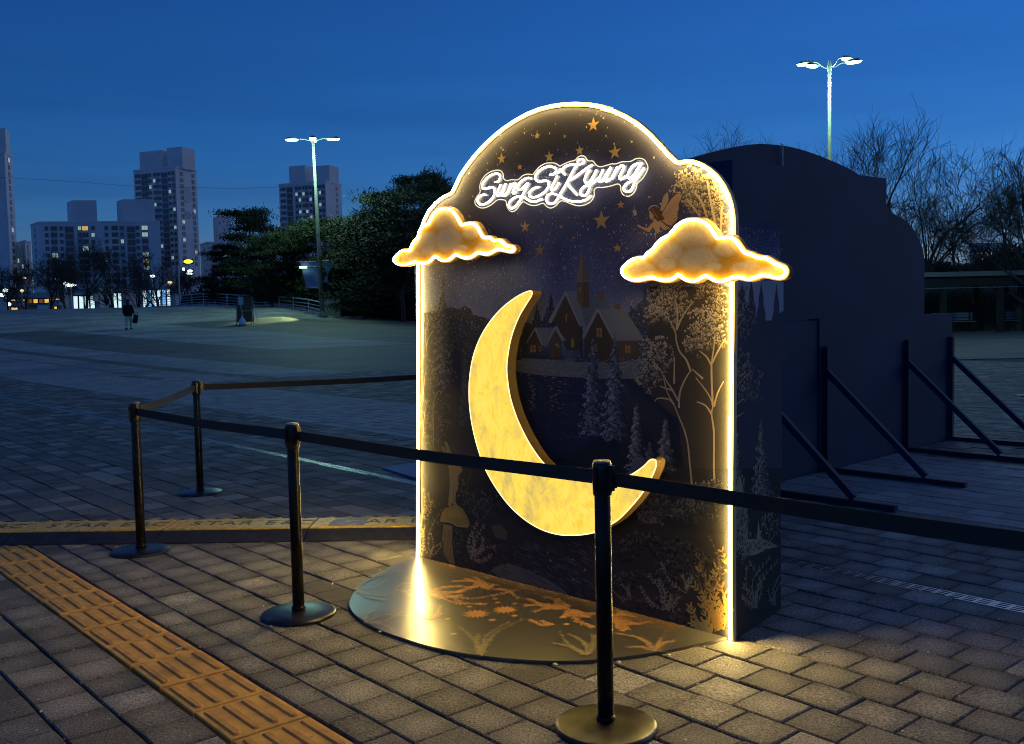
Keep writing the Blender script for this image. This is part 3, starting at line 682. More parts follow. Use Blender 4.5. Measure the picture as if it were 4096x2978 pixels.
def herb(A, z, base, tips, lw, c0, c1, n=7):
    A.layer(.00016)
    for tx, ty in tips:
        bend = random.choice((-1, 1))*random.uniform(.08, .22)
        pth = smoothpath(A.conv(z([base, ((base[0]+tx)/2 + bend*(ty-base[1]), (base[1]+ty)/2 - bend*(tx-base[0])), (tx, ty)])), k=5); A.line(pth, lw*.16, lw*.08, c1)
        for i in range(2, len(pth)):
            u, v = pth[i]; d = Vector(pth[i]) - Vector(pth[i-1]); a = math.atan2(d.y, d.x); sz = lw*(1.35 - .5*i/len(pth))*random.uniform(.7, 1.25)
            for sg in (-1, 1):
                aa = a + sg*random.uniform(.45, .95); A.dab(u + math.cos(aa)*sz, v + math.sin(aa)*sz, aa, sz, sz*.30, mix(c0, c1, random.random()))
herb(art, zf, (695, 1580), [(770,1160),(850,1190),(980,1430),(940,1540),(840,1340),(720,1300)], .010, (.16, .11, .06), (.34, .24, .14))
herb(art, zf, (110, 1150), [(140,760),(250,900),(200,820)], .009, (.32, .22, .11), (.45, .32, .17)); herb(art, zf, (215, 1560), [(320,1050),(370,1330),(230,1280),(150,1230),(340,1400)], .006, (.18, .12, .06), (.33, .23, .13)); herb(art, zf, (120, 1540), [(110,1180),(160,1200),(100,1300)], .008, (.30, .2, .1), (.42, .3, .16))
herb(art, zf, (800, 1140), [(700,540),(760,780),(930,770)], .005, (.05, .045, .04), (.09, .085, .07))
herb(art, zf, (1000, 1640), [(930,1330),(1060,1450),(960,1100)], .007, (.015, .014, .014), (.03, .028, .026))
zi = zone(2200, 2178, .4852)
herb(art, zi, (940,540), [(820,250),(900,290),(1010,420),(760,360),(1060,440)], .009, (.07, .065, .045), (.15, .135, .09)); herb(art, zi, (1130,400), [(930,160),(1100,260),(1180,270)], .009, (.07, .065, .05), (.14, .125, .09))
herb(art, zi, (1370,740), [(1290,500),(1210,350),(1170,520),(1240,190),(1380,200)], .016, (.12, .095, .03), (.30, .20, .06)); herb(art, zi, (1440,700), [(1400,350),(1430,60),(1360,240),(1450,480),(1380,600)], .015, (.34, .19, .05), (.50, .29, .08)); herb(art, zi, (1340,760), [(1180,650),(1200,700),(1270,640)], .014, (.16, .13, .05), (.3, .22, .08))
herb(art, zi, (680,450), [(600,330),(660,330),(530,380)], .007, (.07, .06, .045), (.11, .1, .07)); herb(art, zi, (1290,420), [(1270,120),(1210,60),(1400,100),(1330,-60)], .009, (.05, .035, .02), (.10, .07, .04))
for x, y in ((1740,885),(1640,800),(1640,960),(1455,810),(1435,740)):
    (u, v), = wuv(zh([(x, y)])); art.layer()
    for k in range(6): art.dab(u, v, k*math.pi/3+.2, .0075, .0016, (.20, .18, .11))
art.done('printed_herb', front)
# stumps and rocks at the lower right
art.shape(zd([(480,1640),(560,1600),(640,1700),(700,1900),(720,2150),(560,2150),(440,1900)]), (.085, .078, .062))
leaves(art, zd, [(560,1900,90,230),(680,1980,140,160),(900,2050,240,90),(1100,1950,160,160)], 190, .010, (.022, .021, .019), (.125, .115, .09))
art.done('printed_rock', front)
# fairy reaching for a small light
zj = zone(2480, 760, .13228)
BR, SK, DK = (.17, .105, .055), (.40, .255, .145), (.045, .022, .012)
art.shape(zj([(1250,620),(1300,400),(1340,220),(1460,70),(1500,180),(1500,330),(1430,480),(1320,660)]), (.19, .125, .07))
art.shape(zj([(1310,740),(1420,520),(1600,260),(1760,130),(1900,150),(1880,280),(1800,450),(1820,560),(1770,720),(1780,860),(1740,940),(1600,1090),(1450,1050),(1300,930)]), (.30, .19, .105))
art.layer()
for tx, ty in ((1880,170),(1850,330),(1810,480),(1790,640),(1760,780),(1740,880),(1640,1010)): art.line(wuv(zj([(1310,820),(tx,ty)])), .0008, .0018, (.13, .08, .045))
art.shape(zj([(1050,970),(1180,960),(1260,930),(1330,1000),(1420,1080),(1560,1160),(1400,1230),(1340,1200),(1240,1100),(1250,1250),(1180,1320),(1130,1300),(1120,1500),(1100,1500),(1100,1230),(1060,1180),(1030,1080)]), SK)
art.shape(zj([(1040,970),(1060,1050),(1010,1170),(930,1280),(860,1270),(700,1180),(600,1130),(550,1070),(590,1050),(660,1100),(800,1150),(880,1150),(960,1050)]), (.34, .2, .11))
art.shape(zj([(910,610),(950,640),(1060,780),(1040,880),(970,905),(940,860),(925,800),(930,740)]), (.30, .18, .095)); art.shape(zj([(1020,880),(1150,880),(1150,960),(1070,1000)]), (.27, .16, .085))
art.shape(zj([(900,640),(920,540),(1000,480),(1080,465),(1180,500),(1230,590),(1260,680),(1330,800),(1390,900),(1250,930),(1150,930),(1080,850),(1060,740),(1000,660),(940,620)]), DK)
art.shape(zj([(890,630),(910,550),(990,480),(1080,462),(1170,490),(1220,570),(1160,510),(1060,490),(960,540)]), (.45, .36, .26)); art.layer(); art.line(wuv(zj([(1000,560),(1080,700),(1180,860)])), .001, .002, (.16, .085, .04))
art.done('printed_fairy', front)
art.layer(); (u, v), = wuv(zj([(480, 680)]))
for a, l in ((1.6,.030),(2.1,.018),(2.7,.022),(3.1,.016),(4.1,.028),(.9,.016)): art.line([(u, v), (u+l*math.cos(a), v+l*math.sin(a))], .0022, .0003, (.34, .33, .32))
art.layer(); art.dab(u+.002, v-.004, .4, .012, .013, (.34, .25, .16)); art.layer(); art.dab(u+.003, v-.002, 1.2, .008, .006, (.07, .04, .02))
art.done('printed_spark', front)
# wing print: firs, tree edge, rock, herbs under a starry strip
LAY[0] = 0.0; GAIN[0] = 3.2
wart.layer()
for _ in range(900):
    u, v = random.uniform(.01, .55), random.uniform(1.45, 1.82); s = .0011 + .003*random.random()**3; c = random.uniform(.14, .5)
    wart.dab(u, v, 1.4, s*1.4, s*.8, (c, c, c*1.1))
wart.shape(zd([(1320,140),(1712,160),(1712,400),(1580,500),(1320,420)]), (.15, .16, .20))
tag(wart.done('printed_stardust', wing), kind='stuff')
for ax, ay, hw, by in ((1375,150,60,500),(1450,130,70,620),(1530,150,70,700),(1655,170,80,800)):
    pts = [(ax, ay)] + [(ax + hw*k/8*(.8 if k % 2 else 1.05), ay + (by-ay)*k/8) for k in range(1, 9)] + [(ax - hw*k/8*(.8 if k % 2 else 1.05), ay + (by-ay)*k/8) for k in range(8, 0, -1)]
    wart.shape(zd(pts), (.028, .028, .040))
wart.shape(zd([(1320,480),(1700,480),(1700,1700),(1320,1700)]), (.026, .027, .040)); wart.done('printed_hills', wing)
leaves(wart, zd, [(1390,460,90,180),(1360,250,50,80),(1430,1000,110,170),(1380,850,70,120)], 260, .008, (.028, .026, .022), (.24, .21, .16), False)
stems(wart, zd, [[(1312,580),(1350,520),(1400,440)],[(1312,1110),(1350,1000),(1450,900)],[(1312,1190),(1380,1130),(1400,1150)],[(1320,1280),(1390,1240)]], .004, .002, (.2, .16, .1)); wart.done('printed_tree', wing)
zk = zone(2880, 1650, .5761)
fir(wart, zk, 280, 20, 640, 100, (.22, .2, .15), par=wing); fir(wart, zk, 115, 130, 480, 60, (.18, .165, .13), par=wing)
wart.shape(zk([(125,400),(160,520),(190,700),(190,880),(250,880),(262,745),(280,870),(400,930),(320,950),(240,990),(150,1000),(105,900),(105,600)]), (.135, .12, .09))
leaves(wart, zk, [(145,700,40,200),(160,900,70,90),(260,920,90,40),(340,800,70,110),(140,980,50,70)], 420, .009, (.03, .028, .024), (.20, .18, .135), False); wart.done('printed_rock', wing)
herb(wart, zk, (250,1360), [(200,1040),(180,1080),(330,1020),(385,1040),(160,1210),(155,1280),(300,1150)], .011, (.085, .078, .06), (.135, .125, .095)); herb(wart, zk, (380,1340), [(410,1130),(330,1240),(415,1180)], .009, (.075, .07, .06), (.12, .11, .09)); wart.done('printed_herb', wing)

# ------------------------------------------------------------------ crescent moon light box
mo = zg([(462,50),(455,37),(440,36),(400,50),(340,85),(270,140),(205,210),(150,290),(110,370),(80,460),(62,560),(55,660),(58,760),(70,860),(90,960),(118,1060),(150,1150),(190,1230),(240,1310),(300,1390),(370,1460),(450,1520),(540,1565),(640,1590),(740,1592),(840,1578),(930,1540),(1010,1490),(1080,1420),(1140,1350),(1195,1270),(1235,1190),(1250,1140),(1245,1112),(1225,1103),(1200,1110),(1160,1150),(1085,1200),(1000,1230),(900,1247),(800,1242),(700,1217),(620,1185),(545,1140),(480,1060),(430,980),(380,880),(345,790),(320,700),(305,600),(300,520),(310,430),(325,350),(350,270),(385,190),(430,115),(455,75)])
MOFF = .115
muv = smoothpath(wuv(mo, MOFF), True, 3)
def moon_mat():
    m = bpy.data.materials.new('glowing_moon_face'); m.use_nodes = True; nt = m.node_tree; N, L = nt.nodes, nt.links
    b = N['Principled BSDF']; b.inputs['Base Color'].default_value = (.16, .11, .03, 1); b.inputs['Roughness'].default_value = .5
    tc = N.new('ShaderNodeTexCoord'); mp = N.new('ShaderNodeMapping'); mp.inputs['Rotation'].default_value = (0, R(28), 0); mp.inputs['Scale'].default_value = (1.7, 1, 1.0); L.new(tc.outputs['Object'], mp.inputs[0])
    n1 = N.new('ShaderNodeTexNoise'); n1.inputs['Scale'].default_value = 5.0; n1.inputs['Detail'].default_value = 12; n1.inputs['Roughness'].default_value = .74; n1.inputs['Distortion'].default_value = .5; L.new(mp.outputs[0], n1.inputs[0])
    r = N.new('ShaderNodeValToRGB'); L.new(n1.outputs[0], r.inputs[0])
    for i, (p, c) in enumerate(((.36, (.56, .41, .10)), (.44, (.78, .56, .11)), (.50, (1.0, .64, .065)), (.555, (1.0, .71, .12)), (.63, (1.0, .56, .04)))):
        e = r.color_ramp.elements[i] if i < 2 else r.color_ramp.elements.new(p)
        e.position = p; e.color = (*c, 1)
    L.new(r.outputs[0], b.inputs['Emission Color']); b.inputs['Emission Strength'].default_value = 1.14
    return m
M['moon'] = moon_mat()
b = MB(); b.prism(muv, -MOFF, -.055); o = fix(b.build('moon_sign', [M['moon_side'], M['moon']], wall))
for p in o.data.polygons: p.material_index = 1 if p.normal.y < -.8 else 0
moon = o
M['moon_rim'] = lamp_mat('moon_rim_light', (1, .83, .42), 1.7)
b = MB(); b.tube([(u, -MOFF-.001, v) for u, v in offset(muv, -.0035)], .0030, 5, True); b.build('rim_light', M['moon_rim'], moon, True)
b = MB()
for px, py in ((120, 700), (480, 1380), (950, 1400), (280, 300)):
    (u, v), = wuv(zg([(px, py)]), MOFF); b.box((u-.02, -.055, v-.02), (u+.02, .0, v+.02))
b.build('mount', M['black_plastic'], moon)

# ------------------------------------------------------------------ the two cloud signs
zl = zone(1560, 800, .2381); zr = zone(2460, 840, .31746)
CL = zl([(80,1000),(110,955),(170,890),(230,855),(290,850),(340,850),(365,810),(390,750),(430,690),(480,640),(500,580),(515,520),(560,460),(620,425),(670,400),(690,350),(720,290),(760,230),(820,180),(880,155),(950,150),(1020,165),(1080,210),(1130,270),(1170,340),(1200,400),(1225,425),(1260,420),(1310,400),(1360,395),(1420,405),(1470,440),(1510,500),(1545,570),(1575,620),(1610,640),(1670,632),(1710,645),(1745,680),(1790,692),(1850,680),(1890,695),(1930,735),(1980,775),(2040,785),(2085,800),(2100,830),(2080,860),(2030,868),(1960,855),(1890,840),(1830,833),(1780,850),(1720,885),(1650,912),(1590,910),(1530,892),(1480,895),(1430,930),(1370,965),(1300,980),(1240,970),(1180,945),(1130,922),(1090,940),(1040,985),(980,1015),(920,1020),(860,1005),(815,970),(780,955),(740,975),(690,1030),(630,1060),(560,1065),(490,1055),(430,1045),(370,1060),(290,1085),(200,1090),(130,1070),(95,1040)])
CR = zr([(100,770),(115,725),(165,675),(230,630),(300,612),(370,608),(400,575),(440,535),(490,500),(530,440),(570,395),(620,360),(690,325),(730,280),(780,220),(840,170),(900,140),(980,128),(1060,132),(1130,155),(1190,200),(1240,265),(1275,320),(1305,358),(1360,360),(1430,348),(1490,360),(1540,395),(1580,450),(1620,510),(1660,545),(1720,560),(1780,590),(1840,605),(1900,608),(1960,635),(2020,675),(2090,705),(2150,735),(2165,780),(2150,825),(2100,853),(2020,850),(1940,832),(1860,825),(1800,845),(1720,870),(1640,865),(1560,845),(1500,850),(1430,880),(1340,900),(1260,885),(1190,845),(1145,835),(1090,860),(1040,890),(970,895),(900,880),(850,845),(810,815),(770,850),(700,885),(620,890),(540,870),(470,855),(400,865),(310,885),(220,880),(150,850),(115,815)])
PUFL = [(470,870,230,170),(1000,330,330,260),(620,720,260,220),(980,700,270,280),(1360,560,170,150),(650,860,150,130),(1600,800,210,110),(1180,830,160,90),(300,980,200,90),(1850,780,160,60)]
PUFR = [(330,760,230,130),(1020,330,330,230),(640,560,260,200),(1050,640,300,200),(1400,500,190,130),(660,690,140,110),(1650,740,230,110),(1230,720,140,80),(240,790,130,60),(1950,770,200,70)]
M['cloud_body'] = mat('cloud_board', (.22, .12, .03), .7)
M['cloud_print'] = mat('cloud_print', rough=.75, attr=True, spec=.1)
def cloud(path, puffs, z, off, lab):
    uv = smoothpath(wuv(path, off), True, 2); bd = offset(uv, .012)
    b = MB(); b.prism(bd, -off, -off+.03); root = fix(b.build('cloud_sign', M['cloud_body'], wall)); root['label'] = lab
    b = MB(); b.tube([(u, -off-.009, v) for u, v in uv], .0068, 8, True); tb = b.build('neon_tube', M['neon_cloud'], root, True)
    # printed face: fine grid coloured like soft painted puffs
    fl = offset(uv, -.004); us = [p[0] for p in fl]; vs_ = [p[1] for p in fl]; g = .0045
    nu, nv = int((max(us)-min(us))/g)+1, int((max(vs_)-min(vs_))/g)+1
    pf = []
    for cx, cy, rx, ry in puffs:
        (u, v), (u1, v1), (u2, v2) = wuv(z([(cx, cy), (cx+rx, cy), (cx, cy-ry)]), off); pf.append((u, v, abs(u1-u), abs(v2-v)))
    def colour(u, v):
        c = (.86, .42, .04)
        for pu, pv, a, h in pf:
            x, y = (u-pu)/a, (v-pv)/h; d = math.sqrt(x*x+y*y)
            if d < 1:
                e = 1-d; low = max(0, -y)*.9; body = mix((.98, .70, .34), (.80, .36, .02), min(1, low*.8 + max(0, .38-e)*1.5)); k = min(1, e*4.5)
                c = mix(c, body, k)
        dd_ = min((u-p[0])**2 + (v-p[1])**2 for p in fl[::3])**.5; c = tuple(q*min(1.0, .42 + dd_/.075*.75) for q in c)  # colour darkened toward the outline to even out the tube's light
        n = random.random(); c = mix(c, (.56, .23, .02), .5*max(0, (lowline(u)-v)/.05 + .9) if v < lowline(u)+.045 else 0)
        return tuple(q*(.9+.2*n) for q in c)
    cols = {}
    for u, v in fl:
        k = int(u/.02); cols[k] = min(cols.get(k, 9), v)
    def lowline(u): return cols.get(int(u/.02), min(vs_)) + .012
    b = MB(); u0, v0 = min(us), min(vs_); pts = [[(u0+i*g, v0+j*g) for j in range(nv+1)] for i in range(nu+1)]; ins = [[inside(p, fl) for p in r] for r in pts]
    for i in range(nu):
        for j in range(nv):
            if ins[i][j] and ins[i+1][j] and ins[i][j+1] and ins[i+1][j+1]:
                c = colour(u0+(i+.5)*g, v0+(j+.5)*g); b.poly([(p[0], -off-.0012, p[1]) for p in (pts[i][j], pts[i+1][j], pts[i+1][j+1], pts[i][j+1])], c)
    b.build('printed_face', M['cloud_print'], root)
    b = MB()
    for t in (.3, .5, .7):
        u = min(us)+(max(us)-min(us))*t
        if u > .03 and u < 2.15: b.box((u-.015, -off+.03, cols.get(int(u/.02), 1.2)+.06), (u+.015, 0, cols.get(int(u/.02), 1.2)+.09))
    b.build('mount', M['black_plastic'], root)
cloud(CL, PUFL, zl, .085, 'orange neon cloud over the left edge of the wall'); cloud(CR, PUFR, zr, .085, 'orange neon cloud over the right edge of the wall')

# ------------------------------------------------------------------ lettering in white neon on a clear plate
NOFF = .030
z1, z2 = zone(1880, 600, .16755), zone(2240, 600, .16755)
LET = {
 'S': [z1([(375,1085),(340,1070),(290,1080),(220,1120),(180,1190),(185,1250),(230,1300),(310,1310),(400,1270),(500,1190),(570,1090),(590,990),(570,920),(530,890),(460,905),(380,930),(310,925),(285,880),(300,810),(350,730),(430,650),(520,595),(610,570),(680,580),(715,640),(700,710),(660,760),(600,770)])],
 'u': [z1([(735,830),(700,900),(660,1000),(640,1070),(655,1105),(690,1095),(740,1030),(790,930),(840,820)]), z1([(850,810),(820,900),(780,1010),(768,1080),(795,1105),(840,1085),(890,1010)])],
 'n': [z1([(975,800),(940,900),(900,1000),(870,1070)]), z1([(900,1020),(960,910),(1020,820),(1070,795),(1090,830),(1065,900),(1030,980),(1022,1030),(1050,1045),(1100,1000)])],
 'g': [z1([(1460,690),(1400,670),(1320,690),(1230,750),(1160,830),(1130,910),(1150,955),(1210,945),(1290,880),(1370,800)]), z1([(1385,790),(1340,900),(1280,1030),(1220,1160),(1140,1280),(1050,1370),(980,1400),(930,1350),(930,1270),(990,1190),(1090,1130),(1200,1110),(1290,1130),(1370,1190),(1460,1235),(1560,1240),(1650,1200),(1725,1180)])],
 'S2': [z1([(1640,890),(1580,900),(1480,950),(1415,1030),(1420,1100),(1480,1135),(1570,1125),(1690,1070),(1800,980),(1870,880),(1880,800),(1840,745),(1770,735),(1680,760),(1600,745),(1555,680),(1570,600),(1640,510),(1740,440),(1860,400),(1970,410),(2050,460),(2040,540),(1970,590),(1900,600)])],
 'i': [z1([(2080,620),(2020,750),(1960,870),(1930,940),(1960,970),(2020,940),(2080,860),(2120,790)]), z1([(2095,560),(2125,510),(2165,450)])],
 'K': [z2([(120,590),(80,560),(50,500),(80,430),(160,380),(280,350),(400,345),(500,340),(560,300),(560,240),(510,220),(450,240),(410,290)]), z2([(390,360),(330,470),(260,600),(180,760),(100,900),(20,1030),(-48,1150),(-118,1250),(-198,1290),(-278,1280),(-328,1210),(-318,1120),(-258,1060),(-168,1050),(-68,1080),(22,1130),(120,1180),(260,1225),(400,1235),(520,1225),(620,1190),(700,1130),(750,1100)]), z2([(770,360),(700,400),(600,470),(480,560),(360,650),(220,730)]), z2([(180,810),(240,900),(320,990),(410,1080)])],
 'y': [z2([(720,490),(660,540),(610,640),(590,730),(620,790),(680,785),(740,720),(800,620),(870,480)]), z2([(870,480),(820,600),(760,730),(720,850),(690,950),(640,1050),(570,1100),(500,1070),(480,1010),(520,930),(610,860),(720,820),(800,780),(870,720),(920,680)])],
 'u2': [z2([(1030,470),(980,580),(930,690),(925,750),(960,765),(1020,720),(1090,610),(1150,510),(1210,420)]), z2([(1210,420),(1150,560),(1090,680),(1085,740),(1120,750),(1190,700)])],
 'n2': [z2([(1370,400),(1310,520),(1250,640),(1220,700)]), z2([(1240,680),(1300,570),(1380,450),(1460,380),(1520,395),(1510,460),(1450,570),(1420,650),(1430,695),(1480,695),(1560,640)])],
 'g2': [z2([(1960,330),(1880,330),(1790,350),(1700,430),(1640,540),(1612,640),(1640,680),(1700,660),(1780,570),(1860,440),(1920,350)]), z2([(2010,430),(1950,520),(1880,620),(1800,720),(1760,830),(1720,930),(1660,990),(1580,1000),(1520,950),(1530,880),(1600,800),(1700,750),(1790,705)]), z2([(1900,400),(1840,520),(1790,630),(1765,720)])]}
BACK = z1([(110,1230),(150,1130),(235,1010),(225,880),(270,730),(370,600),(500,520),(650,485),(740,510),(790,600),(800,690),(880,740),(980,715),(1140,715),(1250,620),(1370,580),(1490,590),(1550,520),(1660,400),(1800,325),(1950,310),(2050,330),(2130,385)]) + z2([(30,370),(130,320),(250,275),(360,245),(430,170),(520,140),(600,175),(660,260),(780,270),(850,360),(950,405),(1090,375),(1230,335),(1330,335),(1480,285),(1680,275),(1800,215),(1920,205),(2020,255),(2090,400),(2060,530),(1960,690),(1840,800),(1820,900),(1770,1010),(1680,1090),(1590,1110),(1500,1070),(1450,970),(1440,870),(1370,815),(1200,865),(1000,900),(880,900),(810,960),(810,1100),(740,1220),(600,1310),(420,1335),(250,1290),(30,1215)]) + z1([(2050,1330),(1930,1390),(1830,1360),(1740,1275),(1600,1320),(1480,1330),(1360,1290),(1270,1240),(1190,1310),(1100,1430),(1000,1480),(920,1430),(870,1330),(850,1220),(760,1190),(640,1200),(520,1300),(380,1375),(240,1385),(140,1320)])
am = bpy.data.materials.new('clear_acrylic'); am.use_nodes = True; N, L = am.node_tree.nodes, am.node_tree.links; N.clear()
tr = N.new('ShaderNodeBsdfTransparent'); gl = N.new('ShaderNodeBsdfGlossy'); gl.inputs['Roughness'].default_value = .15; df = N.new('ShaderNodeBsdfDiffuse'); df.inputs[0].default_value = (.8, .75, .65, 1)
x1 = N.new('ShaderNodeMixShader'); x1.inputs[0].default_value = .06; x2 = N.new('ShaderNodeMixShader'); x2.inputs[0].default_value = .03; oo = N.new('ShaderNodeOutputMaterial')
tr.inputs[0].default_value = (.93, .93, .92, 1)
L.new(tr.outputs[0], x1.inputs[1]); L.new(gl.outputs[0], x1.inputs[2]); L.new(x1.outputs[0], x2.inputs[1]); L.new(df.outputs[0], x2.inputs[2]); L.new(x2.outputs[0], oo.inputs[0])
buv = smoothpath(wuv(BACK, NOFF), True, 3)
b = MB(); b.prism(buv, -NOFF, -NOFF+.004); sign = fix(b.build('name_sign', am, wall))
b = MB(); b.tube([(u, -NOFF+.002, v) for u, v in buv], .0026, 5, True); b.build('edge', M['edge_glow'], sign, True)
for k, st_ in LET.items():
    b = MB()
    for p in st_: b.tube([(u, -NOFF-.006, v) for u, v in smoothpath(wuv(p, NOFF+.006), k=4)], .0048, 7)
    b.build('neon_letter', M['neon_white'], sign, True)
b = MB()
for x, y in ((980,1450),(375,1330),(1800,650),(1850,360)):
    (u, v), = wuv(z1([(x, y)]), NOFF); b.tube([(u, -NOFF-.004, v), (u, 0, v)], .0035, 8)
for x, y in ((1860,265),(595,1270),(1560,1105)):
    (u, v), = wuv(z2([(x, y)]), NOFF); b.tube([(u, -NOFF-.004, v), (u, 0, v)], .0035, 8)
b.build('standoff', M['steel'], sign)

# ------------------------------------------------------------------ half-round floor plate
M['plate'] = mat('dark_laminate_plate', (.050, .047, .044), .30, noise=(260, (.075, .07, .066), .4, .65), spec=1.0)
plate = thing('floor_plate', WO, 'half-round dark floor plate printed with leaf sprays and stars, in front of the photo wall', 'floor plate', WRZ)
half = [(-.005, .0)] + smoothpath([(0.02,.10),(.075,.25),(.16,.43),(.31,.66),(.52,.85),(.76,.945),(1.05,.975),(1.4,.935),(1.7,.80),(1.88,.65),(2.0,.47),(2.09,.27),(2.15,.08)], k=4) + [(2.17, .0)]
PZ = .016
b = MB(); n = len(half); vs = [(u, -.004-d, 0.003) for u, d in half] + [(u, -.004-d, PZ) for u, d in half]
b.add(vs, [tuple(range(n, 2*n)), tuple(range(n-1, -1, -1))] + [(i, (i+1) % n, n+(i+1) % n, n+i) for i in range(n)])
pl = fix(b.build('plate', M['plate'], plate))
M['plate_ink'] = mat('copper_plate_print', attr=True, rough=.38, spec=.5)
def puv(pts):
    r_ = []
    for px, py in pts:
        P = gnd(px, py, PZ) - WO; r_.append((P.dot(WU), P.dot(WN)))
    return r_
def on_plate(u, d, k): return (u, -d, PZ + k)
LAY[0] = 0.0; GAIN[0] = 1.25
pa = Art(puv, on_plate); zp = zone(1500, 1850, .4852); zq = zone(900, 2000, .4852)
def inp(u, d): return inside((u, d), half)
def spray(z, base, tips, lw, c0, c1):
    pa.layer(.00016)
    for tx, ty in tips:
        bend = random.choice((-1, 1))*random.uniform(.12, .3)
        pth = smoothpath(pa.conv(z([base, ((base[0]+tx)/2 + bend*(ty-base[1]), (base[1]+ty)/2 - bend*(tx-base[0])*.4), (tx, ty)])), k=10); pa.line(pth, lw*.22, lw*.10, c1)
        for i in range(2, len(pth)):
            u, v = pth[i]; d = Vector(pth[i]) - Vector(pth[i-1]); a = math.atan2(d.y, d.x); sz = lw*(1.15 - .4*i/len(pth))*random.uniform(.7, 1.2)
            for sg in (-1, 1, -1, 1):
                aa = a + sg*random.uniform(.4, 1.0); uu, vv = u + math.cos(aa)*sz, v + math.sin(aa)*sz
                if inp(uu, vv) and vv > .03: pa.dab(uu, vv, aa, sz, sz*.24, mix(c0, c1, random.random()))
CO0, CO1 = (.26, .125, .045), (.55, .28, .11)
spray(zp, (430,1065), [(880,1010),(860,1000),(720,1165),(900,1170),(820,1030),(1150,1060),(700,1100)], .016, CO0, CO1)
spray(zp, (930,1050), [(830,950),(980,1010),(660,980),(740,960),(1180,1120)], .014, CO0, CO1)
spray(zp, (1600,1210), [(1270,1130),(1320,1230),(1400,1110),(1500,1130),(1550,1280),(1750,1270),(1790,1360),(1820,1250),(1250,1180)], .017, CO0, CO1)
spray(zp, (1480,1340), [(1280,1300),(1380,1310)], .012, CO0, CO1); spray(zp, (1950,1280), [(2061,1260),(2040,1390),(2120,1330)], .015, CO0, CO1)
spray(zi, (500,610), [(700,600),(640,700),(560,690),(820,640),(760,560)], .013, CO0, CO1); spray(zi, (860,880), [(560,740),(640,850),(740,780),(1020,800),(1220,840),(900,780)], .011, (.14, .085, .045), (.30, .19, .10))
spray(zp, (880,1600), [(1100,1320),(700,1360),(850,1420),(940,1460),(1210,1300)], .011, (.15, .12, .07), (.28, .22, .13)); spray(zp, (1750,1600), [(1520,1400),(1600,1420),(1800,1430),(1480,1500)], .011, (.15, .12, .07), (.27, .22, .13))
spray(zq, (1080,745), [(1330,660),(1340,790),(1300,830),(1240,650)], .011, (.10, .11, .12), (.19, .20, .21)); spray(zq, (1150,1020), [(1450,930),(1220,920),(1390,1080),(1490,960)], .011, (.12, .11, .10), (.22, .2, .18)); spray(zq, (1400,740), [(1530,690),(1560,740),(1540,800)], .010, (.13, .11, .09), (.24, .2, .15)); spray(zq, (1640,990), [(1780,880),(1790,940),(1700,900)], .010, CO0, (.4, .24, .11)); spray(zq, (1180,640), [(1430,560),(1330,600),(1480,590)], .009, (.12, .115, .11), (.2, .19, .17))
pa.layer(.0002)
for x, y, r_, z in ((835,1255,.075,zp),(1075,1220,.070,zp),(1010,1160,.02,zp),(780,1195,.018,zp),(1150,1170,.016,zp),(1150,1270,.02,zp),(970,1305,.025,zp),(1580,1340,.02,zp),(600,1295,.018,zp),(990,1130,.02,zp),(650,1420,.02,zp)):
    (u, d), = puv(z([(x, y)])); rot = random.random()
    for k in range(7): pa.dab(u, d, rot + k*2*math.pi/7, r_, r_*.11, (.60, .30, .11))
pa.layer(.0002)
# printed herbs that run up to the foot of the wall
for _ in range(520):
    u, d = random.uniform(.25, 1.95), .012 + random.random()**2*.13
    if inp(u, d): pa.dab(u, d, random.gauss(0, .5), random.uniform(.006, .018), .0028, mix((.10, .055, .025), (.34, .19, .08), random.random()))
pa.b.build('printed_leaf_spray', M['plate_ink'], plate)
for x, y, z in ((42,998,zi),(567,980,zi),(975,920,zi),(1275,1098,zq),(1215,632,zq),(1080,745,zq)):
    (u, d), = puv(z([(x, y-6)])); b = MB(); b.lathe([(.011, 0), (.011, .003), (.007, .006), (.003, .0062)], 12, (u, -d, PZ)); b.build('bolt', M['steel'], plate, False)
# ================================================================== stanchions and belts
random.seed(11)
def stanchion(loc, rz, lab):
    t = thing('stanchion', loc, lab, 'stanchion', rz, 'black belt stanchions around the photo wall')
    b = MB(); b.lathe([(.0, .0), (.178, .0), (.182, .004), (.180, .012), (.168, .017), (.10, .0235), (.045, .029), (.040, .029)], 48); fix(b.build('base', M['base_metal'], t, True))
    b = MB(); b.lathe([(.0275, .028), (.0285, .032), (.0285, .832), (.0275, .834)], 28); b.lathe([(.034, .028), (.034, .04), (.029, .046)], 28); fix(b.build('post', M['black_metal'], t, True))
    b = MB(); b.lathe([(.029, .826), (.0325, .829), (.0345, .836), (.0345, .925), (.0335, .938), (.030, .943)], 28); h = fix(b.build('belt_head', M['black_plastic'], t, True))
    for k in range(4):
        a = k*math.pi/2; Mx = Matrix.Rotation(a, 4, 'Z'); b = MB()
        b.box((.0335, -.0085, .848), (.0385, .0085, .932), M=Mx); b.box((.038, -.006, .856), (.0395, .006, .926), M=Mx); b.build('slot', M['black_plastic'], h)
    b = MB(); b.lathe([(.0315, .942), (.0315, .946), (.028, .950), (.012, .952)], 28); fix(b.build('cap', M['cap_metal'], t, True))
    b = MB(); b.box((.034, -.011, .858), (.058, .011, .928)); b.box((.036, -.009, .928), (.052, .009, .936)); b.box((.036, -.008, .848), (.05, .008, .858)); b.build('belt_clip', M['black_plastic'], t)
    return t
SA, SB, SCp, SD = Vector((-2.369, 6.074, 0)), Vector((-1.075, 4.707, 0)), Vector((.305, 3.342, 0)), Vector((-2.629, 8.066, 0))
